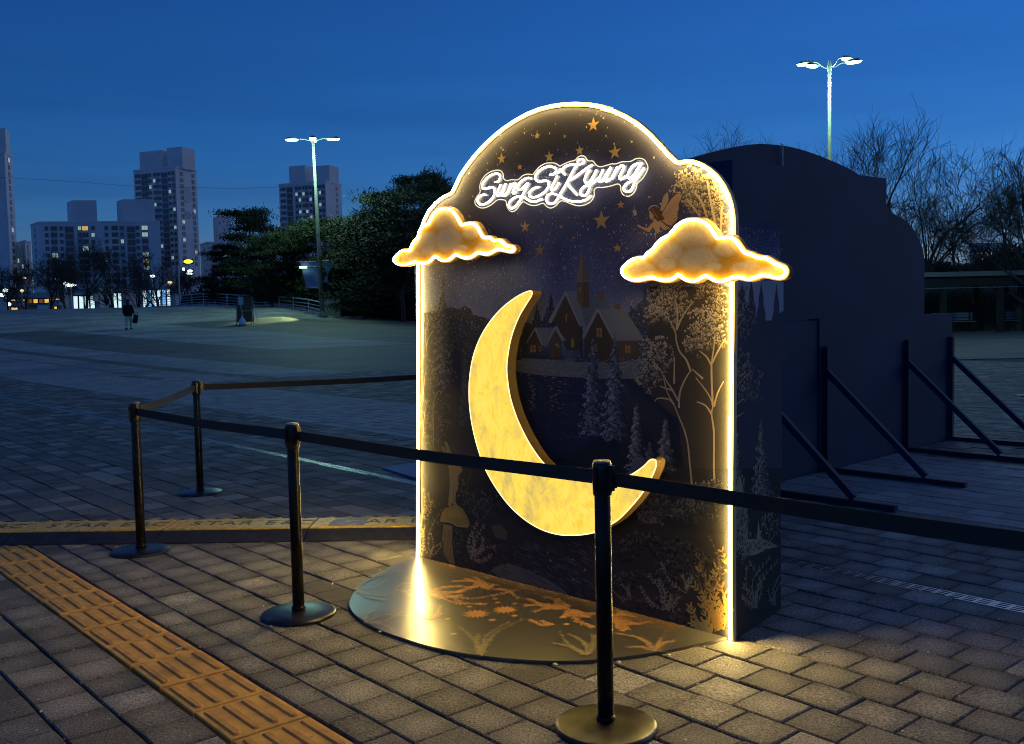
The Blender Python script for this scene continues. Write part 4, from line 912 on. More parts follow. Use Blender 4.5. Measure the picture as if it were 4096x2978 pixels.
SE = Vector((1.68, 1.90, 0)); SF = Vector((.10, 9.62, 0)); SG = Vector((7.9, 14.8, 0))
def ang(a, b): return math.atan2(b.y-a.y, b.x-a.x)
stanchion(SA, ang(SA, SB)+math.pi, 'leftmost black belt stanchion, its round base just behind the yellow tactile strip')
stanchion(SB, ang(SB, SCp), 'black belt stanchion on the pavers left of the half-round floor plate')
stanchion(SCp, ang(SCp, SE), 'nearest black belt stanchion, standing in front of the glowing crescent moon')
stanchion(SD, ang(SD, SF), 'rear black belt stanchion beyond the yellow cable ramp, brown belt running right')
stanchion(SE, 0, 'black belt stanchion out of frame that ends the nearest belt on the right')
stanchion(SF, ang(SF, SD), 'black belt stanchion standing behind the photo wall at the end of the brown belt')
stanchion(SG, 0, 'far black belt stanchion at the right edge, beyond the navy set')
def belt(a, b, lab, sag=.008):
    d = (b-a).normalized(); a2, b2 = a + d*.036, b - d*.036; n = 14; s = Vector((-d.y, d.x, 0))*.0009; m = MB(); vs = []
    for i in range(n+1):
        t = i/n; p = a2 + (b2-a2)*t; z = .889 - sag*4*t*(1-t) + .0015*math.sin(9*t); tw = Vector((-d.y, d.x, 0))*(.004*math.sin(3.1*t+1))
        vs += [p + s + tw + Vector((0,0,z-.0245)), p + s - tw + Vector((0,0,z+.0245)), p - s + tw + Vector((0,0,z-.0245)), p - s - tw + Vector((0,0,z+.0245))]
    fs = []
    for i in range(n):
        k = 4*i; fs += [(k, k+4, k+5, k+1), (k+2, k+3, k+7, k+6), (k+1, k+5, k+7, k+3), (k, k+2, k+6, k+4)]
    m.add(vs, fs); o = fix(m.build('barrier_belt', M['belt'])); return tag(o, lab, 'belt', 'woven barrier belts between the stanchions')
belt(SA, SB, 'black woven belt between the leftmost and the middle stanchion'); belt(SB, SCp, 'black woven belt crossing in front of the neon wall and moon')
belt(SCp, SE, 'black woven belt leaving the frame on the right'); belt(SD, SA, 'short dark belt slanting from the leftmost stanchion to the rear one'); belt(SD, SF, 'brown lit belt from the rear stanchion to behind the neon wall', .02)

# ================================================================== yellow cable ramp
RA, RB = Vector((-3.385, 6.306, 0)), Vector((-1.007, 6.227, 0)); RD = (RB-RA).normalized(); RRZ = math.atan2(RD.y, RD.x)
def text_mesh(s, size, depth):
    cu = bpy.data.curves.new('lettering', 'FONT'); cu.body = s; cu.size = size; cu.extrude = depth; cu.align_x = 'CENTER'; cu.align_y = 'CENTER'
    o = bpy.data.objects.new('lettering', cu); COL.objects.link(o); dg = bpy.context.evaluated_depsgraph_get(); dg.update()
    me = bpy.data.meshes.new_from_object(o.evaluated_get(dg)); bpy.data.objects.remove(o); me.name = 'lettering'; return me
LETS = []
for ch, x in zip('STARE&C', (-.31, -.20, -.085, .03, .20, .32, .43)):
    me = text_mesh(ch, .165, .001); me.materials.clear(); me.materials.append(M['lid_text']); LETS.append((me, x))
M['film'] = mat('crumpled_clear_film', (.5, .45, .3), .08, bump=(38, 1.0, .02), spec=.9)
ends = [-4.345, -3.367, -2.363, -1.377, -.385, .6]
LABR = ['cable ramp section at the left frame edge, yellow lid', 'yellow-lidded cable ramp section left of the leftmost stanchion pole', 'yellow-lidded cable ramp section between leftmost and middle stanchion', 'yellow-lidded cable ramp section with a shiny patch of film beside the neon wall', 'cable ramp section hidden behind the photo wall']
for i in range(5):
    L_ = ends[i+1]-ends[i]-.006; cx = (ends[i]+ends[i+1])/2; P = RA + RD*((cx-RA.x)/RD.x)
    t = thing('cable_ramp', (P.x, P.y, 0), LABR[i], 'cable ramp', RRZ, 'cable ramp sections laid end to end')
    prof = [(0, .001), (.0, .008), (.125, .058), (.445, .058), (.57, .008), (.57, .001)]
    b = MB(); n = len(prof); sh = .10                 # ends cut on the slant
    vs = [(-L_/2 + (y-.28)*.0, y, z) for y, z in prof] + [(L_/2, y, z) for y, z in prof]
    b.add(vs, [tuple(range(n-1, -1, -1)), tuple(range(n, 2*n))] + [(k, (k+1) % n, n+(k+1) % n, n+k) for k in range(n)]); fix(b.build('ramp_body', M['rubber'], t))
    b = MB(); b.bevbox((-L_/2+.004, .130, .0585), (L_/2-.004, .436, .066), .003)
    for k in range(13):                              # chequer ribs
        for j in range(4): b.bevbox((-L_/2+.03+k*.073+(j % 2)*.03, .15+j*.072, .0655), (-L_/2+.075+k*.073+(j % 2)*.03, .165+j*.072, .0685), .001) if abs(k-6) > 4 or j in (0, 3) else None
    lid = b.build('lid', M['yellow_lid'], t)
    for me, x in LETS: link('letter', me, lid, (x, .29, .0672))
    if i == 3:
        b = MB(); b.bevbox((-L_/2+.12, .16, .0692), (-L_/2+.36, .42, .0700), .0003); b.build('film', M['film'], lid)
    for k in range(int(L_/.062)):
        b = MB(); b.box((-L_/2+.01+k*.062, .4365, .0585), (-L_/2+.04+k*.062, .452, .0695)); b.build('hinge', M['yellow_lid'] if k % 2 else M['rubber'], lid)

# ================================================================== navy stage set seen from behind
BP0 = Vector((2.220, 8.012, 0)); BDv = Vector((.7294, .6841, 0)); BN = Vector((BDv.y, -BDv.x, 0)); BRZ = math.atan2(BDv.y, BDv.x)
navy = thing('stage_set', BP0, 'large navy blue arched stage set seen from behind, right of the photo wall', 'stage set', BRZ)   # local x along the back, -y towards us
def sbox(name, lo, hi, m=M['navy']):
    b = MB(); b.box(lo, hi); return b.build(name, m, navy)
sbox('lower_block', (.62, 0, .0), (3.37, .09, 1.345)); sbox('lower_block', (-1.6, .012, .0), (.612, .09, 1.33))
b = MB(); b.prism([(-.53, 0), (2.07, 0), (2.07, 2.67), (1.2, 2.655), (-.53, 2.62)], .1, .44); fix(b.build('housing', M['navy'], navy))
dome = [(-.95, 0), (-.95, 2.50)] + smoothpath([(-.80,2.58),(-.57,2.668),(-.118,2.785),(.25,2.86),(.572,2.895),(.95,2.905),(1.3,2.885),(1.75,2.835),(2.1,2.78),(2.4,2.69),(2.7,2.56),(2.9,2.42)], k=3) + smoothpath([(3.029,2.393),(3.3,2.33),(3.52,2.2),(3.66,2.06),(3.712,1.92)], k=3) + [(3.714, 0)]
b = MB(); b.prism(dome, .45, .52); fix(b.build('arched_panel', M['navy'], navy))
for k, (s, sc) in enumerate(((-.5, 1.0), (.70, 1.0), (2.27, 1.0), (3.30, 1.0))):
    b = MB(); b.box((s-.022, -.045, 0), (s+.022, -.002, 1.10)); b.build('brace_post', M['timber_dark'], navy)
    b = MB(); b.beam((s, -.03, .88), (s, -.90, .06), .045, .05); b.build('brace_strut', M['navy'], navy)
    b = MB(); b.box((s-.025, -1.22, .001), (s+.025, -.046, .042)); b.build('brace_foot', M['timber_dark'], navy)
b = MB()
for dx in (0, .02): b.tube([(.72+dx, .44, 2.915), (.72+dx*1.2, .42, 2.90), (.735+dx*.4, .425, 2.78), (.75+dx, .43, 2.66)], .004, 5)
b.build('cord', M['litter'], navy)
b = MB(); b.box((-1.05, 8.62, .001), (-.2, 9.25, .012)); 
mt = MB(); vs = [gnd(1530, 1880), gnd(1720, 1850), gnd(2000, 1860), gnd(2000, 1990), gnd(1655, 1918)]
mt.add([(p.x, p.y, .002) for p in vs] + [(p.x, p.y, .02) for p in vs], [(5,6,7,8,9), (4,3,2,1,0)] + [(i, (i+1) % 5, 5+(i+1) % 5, 5+i) for i in range(5)])
M['blue_mat'] = mat('blue_board', (.03, .07, .26), .6)
tag(fix(mt.build('floor_board', M['blue_mat'])), 'flat blue board lying on the pavers behind the left foot of the neon wall', 'floor board')
# ================================================================== trees
random.seed(5)
M['bark'] = mat('dark_bark', (.055, .046, .038), .9, noise=(3, (.035, .03, .026), .4, .7))
M['twig'] = mat('bare_twigs', (.050, .042, .036), .9)
M['needle'] = mat('pine_needles', rough=.7, attr=True, spec=.25)
def bare_tree(base, h, lab, spread=.6, seed=0, lean=0, levels=5, group='bare winter trees', rmin=.008, rk=1.0):
    rnd = random.Random(seed); t = thing('bare_tree', base, lab, 'tree', 0, group); tb, br = MB(), MB()
    def grow(p, d, l, r, lv, trunk):
        n = 3; pts = [p]; rs = [r]; q = p.copy(); dd = d.copy()
        for i in range(n):
            dd = (dd + Vector((rnd.gauss(0, .13), rnd.gauss(0, .13), .03 + rnd.gauss(0, .07)))).normalized(); q = q + dd*l/n; pts.append(q.copy()); rs.append(max(rmin, r*(1-.38*(i+1)/n)))
        (tb if trunk else br).tube(pts, rs, 6 if lv > 3 else (4 if lv > 2 else 3), caps=False)
        if lv == 0:
            for _ in range(2):
                nd = (dd + Vector((rnd.gauss(0, .5), rnd.gauss(0, .5), rnd.gauss(.05, .35)))).normalized(); p_ = pts[rnd.choice((1, 2, 3))]; br.tube([p_, p_ + nd*l*.8], [rmin*.8, rmin*.5], 3, caps=False)
            return
        k = rnd.choice((2, 3, 3)) if lv < levels else rnd.choice((3, 4, 5))
        for i in range(k):
            a = rnd.random()*6.283; s = spread*(.55 + .75*rnd.random()); ax = dd.orthogonal().normalized(); ax = Matrix.Rotation(a, 3, dd) @ ax
            nd = (dd*math.cos(s) + ax*math.sin(s)).normalized(); j = rnd.choice((1, 2, 3, 3))
            grow(pts[j], nd, l*rnd.uniform(.58, .82), rs[j]*rnd.uniform(.5, .72), lv-1, False)
        if lv > 1: grow(pts[-1], dd, l*.72, rs[-1]*.85, lv-1, False)
    grow(Vector((0, 0, -.3)), Vector((lean, 0, 1)).normalized(), h*.33, h*.018*rk, levels, True)
    tb.build('trunk', M['bark'], t, True); br.build('crown', M['twig'], t, True); return t
def pine(base, h, w, lab, seed, tone, stem=.35, group='pines beyond the railing', clumps=26):
    rnd = random.Random(seed); t = thing('pine_tree', base, lab, 'tree', 0, group); tb = MB()
    pts = [Vector((0, 0, -.3))]; x = Vector((0, 0, 0)); 
    for i in range(1, 7): x = Vector((rnd.gauss(0, .05)*h*i/6, rnd.gauss(0, .05)*h*i/6, h*.9*i/6)); pts.append(x)
    tb.tube(pts, [h*.022*(1-.12*i) for i in range(7)], 7)
    cr = MB(); cs = []
    for i in range(clumps):
        f = stem + (1-stem)*((i+.5)/clumps); a = rnd.random()*6.283; prof = math.sin(math.pi*min(1, .12 + .86*(1-f)/(1-stem)))**.7
        rr = w*.5*prof*rnd.uniform(.35, 1); c = Vector((math.cos(a)*rr, math.sin(a)*rr, h*f + rnd.gauss(0, .02)*h)); cs.append(c)
        j = min(6, max(1, int(f*6))); tb.tube([pts[j]*.9, (pts[j]*.8 + c)*.5, c], [h*.007, h*.005, h*.002], 4, caps=False)
        sx, sz = w*rnd.uniform(.15, .25), h*rnd.uniform(.03, .055)
        kc = rnd.uniform(.25, .95)
        for _ in range(560):
            u = Vector((rnd.gauss(0, .5), rnd.gauss(0, .5), rnd.gauss(0, .45))); p = c + Vector((u.x*sx, u.y*sx, u.z*sz)); s = rnd.uniform(.12, .24)*(h/8)**.5
            d = Vector((rnd.gauss(0, 1), rnd.gauss(0, 1), rnd.gauss(.7, .6))).normalized(); o = d.orthogonal().normalized()*s*.24; k = rnd.uniform(.35, 1.45)
            cr.add([p-o, p+d*s*1.5, p+o], [(0, 1, 2)], tuple(q*k*kc for q in tone))
    tb.build('trunk', M['bark'], t, True); cr.build('crown', M['needle'], t); return t
def stand(px, d, dz=0):
    P = at(px, 1250, d); return Vector((P.x, P.y, gz(P.x, P.y)+dz))
def top_h(px, py, d): return at(px, py, d).z - gz(at(px, py, d).x, d)
LB = [(-60,1050,104,'behind the left frame edge'),(30,1075,112,'at the far left, in front of the white lamps'),(105,1060,108,'left of the slab block'),(190,1030,118,'below the left stair tower of the slab block'),(265,1045,106,'beside the lit white storefront'),(345,990,110,'broad and rounded, below the middle of the slab block'),(450,985,113,'largest of the row, in front of the right stair tower'),(560,1040,120,'below the tall tower, right of the largest one'),(640,1010,116,'sparse and upright, in front of the blue lit storefront'),(720,1090,126,'small, behind the slim pale pole')]
for i, (px, py, d, w) in enumerate(LB):
    bare_tree(stand(px, d, -.5), top_h(px, py, d)*1.15 + .5, 'dark bare tree ' + w, .66, 40+i, 0, 5, 'bare trees beyond the crest', .017, 1.35)
RBT = [(2730,600,52,'whose thin twigs show just right of the arch notch'),(2960,560,50,'left of the dome of the navy set'),(3100,535,48,'over the middle of the navy dome'),(3235,485,46,'left of the tall right-hand lamp post'),(3480,470,46,'right of the lamp post, tallest over the navy set'),(3650,575,48,'leaning out over the right shoulder of the navy set'),(3745,760,56,'low, behind the right shoulder of the navy set'),(3850,745,58,'dark and upright in the gap right of the navy set'),(3950,830,64,'small, in front of the far lit window'),(4075,630,46,'large, at the right frame edge'),(4200,600,44,'just outside the right frame edge')]
for i, (px, py, d, w) in enumerate(RBT):
    bare_tree(stand(px, d), top_h(px, py, d)*1.10, 'bare tree ' + w, .62, 80+i, .10 if px == 3650 else 0, 5, 'bare trees on the right', .0075 if px < 3700 else .011, 1.0 if px < 3700 else 1.15)
PT = [(1010,850,92,6.4,(.020,.032,.018),'dark rounded pine standing against the sky left of the lamp post'),(905,1010,96,5.5,(.018,.028,.017),'low dark pine at the left end of the pine group'),(1090,960,84,7,(.040,.060,.024),'green pine behind the sandwich board'),(1230,925,82,7.5,(.046,.066,.026),'green pine just left of the lamp post banner'),(1390,870,80,8.5,(.050,.070,.027),'green pine right of the lamp post banner'),(1540,775,78,8,(.045,.064,.026),'tall green pine left of the orange cloud'),(1610,830,70,8,(.036,.050,.022),'dark green pine touching the left edge of the neon wall'),(1460,1010,74,8,(.030,.042,.020),'low dark pine behind the concrete end pier'),(1700,700,86,6,(.030,.042,.022),'pine rising behind the left shoulder of the arch'),(1800,800,80,8,(.034,.046,.022),'pine hidden behind the photo wall')]
for i, (px, py, d, w, tn, lab) in enumerate(PT):
    pine(stand(px, d, -.6), top_h(px, py, d)+.6, w, lab, 200+i, tn, .22 if py > 860 else .38, clumps=30 if d < 90 else 24)

# ================================================================== apartment blocks far off
M['apt'] = mat('grey_apartment_wall', (.78, .76, .74), .85, noise=(.12, (.68, .66, .64), .4, .7))
M['apt_side'] = mat('pale_apartment_gable', (.80, .78, .76), .85, noise=(.1, (.70, .68, .67), .4, .7))
M['pane'] = mat('dark_window_glass', (.09, .095, .11), .25)
M['lit_cool'] = lamp_mat('lit_window_cool', (.62, .88, .82), .42); M['lit_warm'] = lamp_mat('lit_window_warm', (1, .62, .18), .6)
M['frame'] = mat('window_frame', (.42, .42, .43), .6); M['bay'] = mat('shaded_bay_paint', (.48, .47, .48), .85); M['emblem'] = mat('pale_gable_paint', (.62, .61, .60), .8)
def block(px0, px1, pxs, ytop, d, lab, floors, bays, side_bays, pitch, roofs, lit, rot, ybase=1260, stair=()):
    """tower whose front runs px0..px1 and whose gable runs px1..pxs; rows of single windows; stair bays glazed floor by floor"""
    A, B, C = at(px0, ytop, d*1.02), at(px1, ytop, d), at(pxs, ytop, d*1.03); H = (A.z + B.z)/2
    A.z = B.z = C.z = 0; t = thing('apartment_block', B, lab, 'building')
    fx = A - B; sx = C - B; Dp = sx + fx; b = MB()
    vs = [Vector((0,0,0)), fx, Dp, sx]; b.add(vs + [v + Vector((0,0,H)) for v in vs], [(0,1,5,4),(1,2,6,5),(2,3,7,6),(4,5,6,7)]); w1 = fix(b.build('wall', M['apt'], t))
    b = MB(); b.add([Vector((0,0,0)), sx, sx + Vector((0,0,H)), Vector((0,0,H))], [(0,1,2,3)]); fix(b.build('gable_wall', M['apt_side'], t))
    rf = None
    for f0, f1, hz in roofs:                         # lift houses on the roof
        p = fx*f0 + sx*.25; q = fx*f1 + sx*.25; r_ = sx*.6; b = MB(); vs = [p, q, q+r_, p+r_]
        b.add([v + Vector((0,0,H)) for v in vs] + [v + Vector((0,0,H+hz)) for v in vs], [(0,1,5,4),(1,2,6,5),(2,3,7,6),(3,0,4,7),(4,5,6,7)]); rf = fix(b.build('roof_house', M['apt'], t))
    b = MB(); e = fx.normalized(); u = sx.normalized()
    nf_ = Vector((e.y, -e.x, 0)); nf_ = nf_ if nf_.dot(EYE - B) > 0 else -nf_
    for f in stair + tuple(x for x, _, _ in bays[::3]):   # flat strips painted dark like shaded recesses, the height of the front
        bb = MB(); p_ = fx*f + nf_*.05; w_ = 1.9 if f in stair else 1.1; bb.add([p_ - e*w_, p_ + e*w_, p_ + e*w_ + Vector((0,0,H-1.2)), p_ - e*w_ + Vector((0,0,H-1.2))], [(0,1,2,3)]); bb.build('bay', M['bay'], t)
    for a_, c_ in ((Vector((0,0,H)), fx + Vector((0,0,H))), (Vector((0,0,H)), sx + Vector((0,0,H)))): b.beam(a_ + Vector((0,0,.3)), c_ + Vector((0,0,.3)), .5, .7)
    b.build('parapet', M['apt_side'], t)
    nf = Vector((e.y, -e.x, 0)); nf = nf if nf.dot(EYE - B) > 0 else -nf; ns = Vector((u.y, -u.x, 0)); ns = ns if ns.dot(EYE - B) > 0 else -ns
    cache = {}
    def window(o, ax, nn, w, h, m, key):
        if key not in cache:
            b1 = MB(); b1.box((-w/2-.15, -.12, -h/2-.15), (w/2+.15, .02, h/2+.15)); m1 = b1.mesh('window'); m1.materials.append(M['frame'])
            b2 = MB(); b2.box((-w/2, .021, -h/2), (-.05, .05, h/2)); b2.box((.05, .021, -h/2), (w/2, .05, h/2)); m2 = b2.mesh('pane'); cache[key] = (m1, m2)
        m1, m2 = cache[key]; rz = math.atan2(-nn.x, nn.y); f = link('window', m1, t, o, rz); me = m2 if m2.materials and m2.materials[0] == m else None
        if me is None:
            k2 = (key, m.name)
            if k2 not in cache: c_ = m2.copy(); c_.materials.clear(); c_.materials.append(m); cache[k2] = c_
            me = cache[k2]
        link('pane', me, f)
    rnd = random.Random(int(px0)+9)
    for fl in range(floors):
        z = H - 2.2 - fl*pitch
        if z < 3: break
        for bi, (f, w, h) in enumerate(bays):
            m = M['pane']; r_ = rnd.random()
            if (fl, bi) in lit: m = M['lit_warm'] if lit[(fl, bi)] else M['lit_cool']
            window(fx*f + Vector((0,0,z)) + nf*.15, e, nf, w, h, m, ('f', w, h))
        for f in stair: window(fx*f + Vector((0,0,z-.6)) + nf*.15, e, nf, 3.0, pitch*.80, M['pane'], 'st')
        for bi, (f, w, h) in enumerate(side_bays):
            m = M['pane']
            if (fl, 100+bi) in lit: m = M['lit_warm'] if lit[(fl, 100+bi)] else M['lit_cool']
            window(sx*f + Vector((0,0,z)) + ns*.15, u, ns, w, h, m, ('s', w, h))
    return t, fx, sx, H, nf, ns
# the tower with the number on its gable
t, fx, sx, H, nf, ns = block(533, 701, 785, 680, 430, 'tall apartment tower with number 204 on its pale gable', 16, [(f, 1.2, 1.4) for f in (.05,.14,.38,.44,.50,.60,.66,.86,.93)], [(.28, 1.7, 1.4), (.82, 1.3, 1.5)], 2.62, [(.42, .97, 9.0), (-.05, .30, 9.6)], {(2,5):0,(6,0):0,(9,3):0,(3,1):0,(9,0):0,(12,2):0,(5,4):0,(8,100):0,(11,100):0,(13,101):0,(6,101):0,(1,4):0,(14,1):0,(10,5):0}, 0, stair=(.26,.74))
me = text_mesh('204', 5.2, .03); me.materials.clear(); me.materials.append(M['emblem']); rz = math.atan2(-ns.x, ns.y) + math.pi
o = link('number', me, t, sx*.55 + Vector((0,0,H-20)) + ns*.25); o.rotation_euler = (math.pi/2, 0, rz)
b = MB(); b.tube([(0,0,0), (0,.12,0)], 3.4, 24); o = b.build('emblem', M['emblem'], t); o.location = sx*.5 + Vector((0,0,H-11)) + ns*.2; o.rotation_euler = (0, 0, rz)
block(1115, 1302, 1365, 735, 480, 'second apartment tower, standing behind the left lamp post', 13, [(f, 1.2, 1.5) for f in (.05,.12,.32,.40,.47,.55,.62,.88,.94)], [(.7, 1.6, 1.6)], 2.9, [(.52, .86, 9.5), (.0, .28, 8.6)], {(1,1):0,(2,2):0,(1,4):0,(4,3):0,(6,0):0,(4,5):0,(2,5):0,(5,2):0,(8,0):0,(1,6):0,(3,1):0}, 0, stair=(.77,.22))
block(-120, 18, 48, 620, 420, 'slender tower cut by the left frame edge', 20, [(.5, 2, 1.6)], [(.5, 3.0, 1.8)], 3.0, [(.0, .6, 11)], {(0,100):0,(10,100):0,(18,100):0}, 0)
# long slab: its broad side faces us
t, fx, sx, H, nf, ns = block(640, 155, 122, 892, 400, 'long pale slab apartment block with two glazed stair bays, lower left', 9, [(f, 2.3, 1.7) for f in (.12,.375,.62,.87)] + [(f, 1.2, 1.5) for f in (.06,.18,.33,.44,.55,.68,.81)], [(.5, 1.5, 1.5)], 2.75, [(.72, .985, 10.0), (.30, .50, 9.6)], {(0,3):0,(0,1):1,(1,3):0,(2,9):0,(4,3):0,(5,3):1,(6,3):0,(3,1):0,(4,0):0,(1,7):0,(0,6):0,(5,8):0}, 0, stair=(.245, .755))
block(122, 100, 60, 970, 430, 'low dark apartment block at the far left behind the slab', 7, [(.5, 2, 1.6)], [(.3, 2.4, 1.8), (.7, 2.4, 1.8)], 2.8, [], {(2,101):0,(3,100):0,(4,101):0}, 0)
block(960, 830, 800, 975, 450, 'low pale block peeking out between the towers and the dark pine', 7, [(f, 2.2, 1.7) for f in (.2,.5,.8)], [(.5, 1.8, 1.6)], 2.9, [(.4, .8, 13)], {(2,2):0,(3,1):1,(4,2):0,(1,1):0}, 0)
block(1290, 1190, 1180, 930, 420, 'pale lower block in front of the second tower', 5, [(.3, 2.2, 1.7), (.7, 2.2, 1.7)], [], 2.9, [(.05, .8, 6)], {}, 0)
block(4010, 3900, 3880, 985, 210, 'dim grey building with one lit window strip behind the trees on the right', 4, [(f, 4.0, 1.6) for f in (.2,.5,.8)], [], 3.2, [], {(0,0):0,(0,1):0}, 0)
# hill on the left horizon
M['hill'] = mat('far_wooded_hill', (.03, .045, .06), .95)
b = MB(); prof = [(-2400, 0), (-900, 60), (-640, 105), (-560, 118), (-470, 100), (-380, 60), (-200, 30), (200, 12), (500, 40), (800, 60), (1400, 20), (2400, 0)]
vs = [(x, 2400, -2) for x, z in prof] + [(x, 2400 + 60, z) for x, z in prof] + [(x, 2900, -2) for x, z in prof]; n = len(prof)
b.add(vs, [(i, i+1, n+i+1, n+i) for i in range(n-1)] + [(n+i, n+i+1, 2*n+i+1, 2*n+i) for i in range(n-1)]); tag(b.build('hill', M['hill'], smooth=True), kind='structure')
# cable in the sky
P = [at(-60, 706, 300), at(300, 728, 300), at(533, 745, 300), at(800, 752, 300), at(1010, 753, 300), at(1240, 742, 300)]
b = MB(); b.tube(smoothpath([tuple(p) for p in P], k=4), .045, 4); tag(b.build('overhead_cable', M['black_plastic']), 'thin dark cable strung across the sky in front of the towers', 'cable')

# ================================================================== lit shops and small lamps beyond the crest
M['shop_white'] = lamp_mat('shop_window_white', (.66, .92, 1.0), 1.0); M['shop_blue'] = lamp_mat('shop_sign_blue', (.18, .50, 1.0), .9); M['shop_warm'] = lamp_mat('shop_window_warm', (1, .55, .12), .9)
M['shop_dim'] = lamp_mat('shop_window_dim', (.8, .36, .12), .16)
M['shop_wall'] = mat('shop_wall', (.30, .33, .36), .7)
M['bulb_white'] = lamp_mat('street_bulb', (.85, 1, .95), 3); M['bulb_warm'] = lamp_mat('street_bulb_warm', (1, .75, .3), 2.2); M['sign_yellow'] = lamp_mat('yellow_sign', (1, .86, .05), 1.6)
def shop(px0, px1, y0, y1, d, m, n, lab, fascia=M['shop_wall'], drop=2):
    A, B = at(px0, y0, d), at(px1, y0, d); zt, zb = at(px0, y0, d).z, at(px0, y1, d).z
    t = thing('storefront', (A.x, A.y, zb-drop), lab, 'shop'); w = B.x-A.x; h = zt-zb+drop
    b = MB(); b.box((-.6, .3, 0), (w+.6, 5, h+.9)); b.build('wall', M['shop_wall'], t)
    b = MB(); b.box((-.6, -.5, h+.02), (w+.6, .28, h+.5)); b.build('canopy', fascia, t)
    for k in range(n):
        x0, x1 = w*k/n+.12, w*(k+1)/n-.12; f = MB(); f.box((x0-.08, .2, .2), (x1+.08, .29, h-.05)); fo = f.build('window', M['black_plastic'], t)
        p = MB(); p.box((x0, .15, .3), (x1, .19, h-.15)); p.build('pane', m[k % len(m)], fo)
shop(566, 682, 1158, 1200, 150, [M['shop_white'], M['shop_blue'], M['shop_white']], 6, 'blue-white lit storefront behind the railing, below the tall tower')
shop(288, 378, 1182, 1240, 140, [M['shop_white']], 4, 'bright white storefront beyond the crest, left of the walker')
shop(40, 240, 1196, 1210, 150, [M['shop_warm'], M['shop_dim']], 9, 'long low orange-lit storefront behind the bare trees on the left', drop=.5); shop(395, 485, 1172, 1200, 152, [M['shop_white']], 5, 'white lit storefront half hidden by the largest bare tree')
shop(40, 70, 1228, 1240, 148, [M['shop_warm']], 1, 'small orange-lit kiosk at the far left'); shop(212, 228, 1224, 1240, 146, [M['shop_warm']], 1, 'narrow warm-lit doorway kiosk right of the orange shops')
shop(1100, 1180, 1125, 1170, 120, [mat('white_van_side', (.55, .56, .58), .5)], 2, 'pale low shed glimpsed between the pine trunks')
def street_lamp(px, py, d, m, lab, w=.7):
    P = at(px, py, d); g = gz(P.x, P.y); t = thing('street_lamp', (P.x, P.y, g-1), lab, 'street lamp', 0, 'small lit lamps beyond the crest'); h = P.z-g+1
    b = MB(); b.tube([(0,0,0), (0,0,h)], .07, 6); b.tube([(0,0,h), (.3,0,h+.25)], .05, 5); b.build('pole', M['rail'], t)
    b = MB(); b.lathe([(w*.2,-.18), (w*.5,0), (w*.45,.12), (w*.1,.25)], 10, (0,0,h+.1)); b.build('lamp_head', m, t)
for a in ((284,1146,128,M['bulb_white'],'bright white street lamp left of the white storefront',1.4),(262,1138,128,M['bulb_white'],'slanted white lamp head beside the bright street lamp',1.0),(22,1167,122,M['bulb_white'],'white bell-shaped street lamp near the left frame edge',.9),(88,1168,122,M['bulb_warm'],'small yellow lamp among the trees on the far left',.5),(98,1114,150,M['bulb_warm'],'tiny orange lamp high among the left trees',.6),(228,1122,150,M['bulb_warm'],'twinkling warm lamp in the middle of the left trees',.8),(611,1110,140,M['bulb_white'],'round white lamp left of the slim pale pole',.9),(680,1134,150,M['bulb_warm'],'yellow lamp above the blue storefront',.7),(8,1185,120,M['bulb_white'],'white lamp cluster at the very left edge',.8),(36,1222,124,M['bulb_white'],'low white lamp beside the leftmost tree',.6)): street_lamp(*a)
def lightbox(px, py, d, w, h, m, lab):
    P = at(px, py, d); t = thing('lit_sign', (P.x, P.y, gz(P.x, P.y)-1), lab, 'sign'); hh = P.z - (gz(P.x, P.y)-1)
    b = MB(); b.tube([(0,.1,0), (0,.1,hh)], .09, 6); b.build('pole', M['rail'], t); b = MB(); b.box((-w/2-.1,0,hh-h/2-.1), (w/2+.1,.3,hh+h/2+.1)); f = b.build('case', M['black_plastic'], t)
    b = MB(); pts = [(w/2*math.cos(a*.3927), h/2*math.sin(a*.3927)) for a in range(16)]; b.prism([(x, z+hh) for x, z in pts] if w > 2*h else [(-w/2,hh-h/2),(w/2,hh-h/2),(w/2,hh+h/2),(-w/2,hh+h/2)], -.05, -.01); b.build('face', m, f)
lightbox(753, 1047, 170, 1.6, .72, M['sign_yellow'], 'oval yellow lit sign in front of the tall tower'); lightbox(760, 1084, 170, 1.0, .35, M['bulb_white'], 'small white lit sign, upper of two below the yellow one'); lightbox(757, 1096, 169, 1.1, .45, M['bulb_white'], 'white lit sign just below the smaller white one'); lightbox(735, 1078, 172, .4, .5, M['bulb_white'], 'tiny white lit sign left of the pair of white signs')
P = at(382, 1190, 112); t = thing('notice_board', (P.x, P.y, gz(P.x, P.y)-.3), 'small pale notice board on a post among the trees at the crest', 'sign'); hh = P.z - gz(P.x, P.y) + .3
b = MB(); b.tube([(0,0,0), (0,0,hh)], .04, 6); b.build('post', M['rail'], t); b = MB(); b.box((-.32, -.05, hh-.42), (.32, -.01, hh+.42)); b.build('board', mat('pale_board', (.5, .55, .62), .6, emit=((.4, .55, .8), .03)), t)  # board is given a faint glow, with no lamp in it
A, B = at(711, 1064, 112), at(720, 1216, 112); b = MB(); b.tube([(0,0,-1), (0,0,A.z-B.z)], [.12, .07], 8); o = b.build('slim_pole', mat('pale_pole', (.6, .6, .58), .5), loc=(B.x, B.y, B.z)); tag(o, 'slim pale pole rising behind the railing below the tall tower', 'pole')

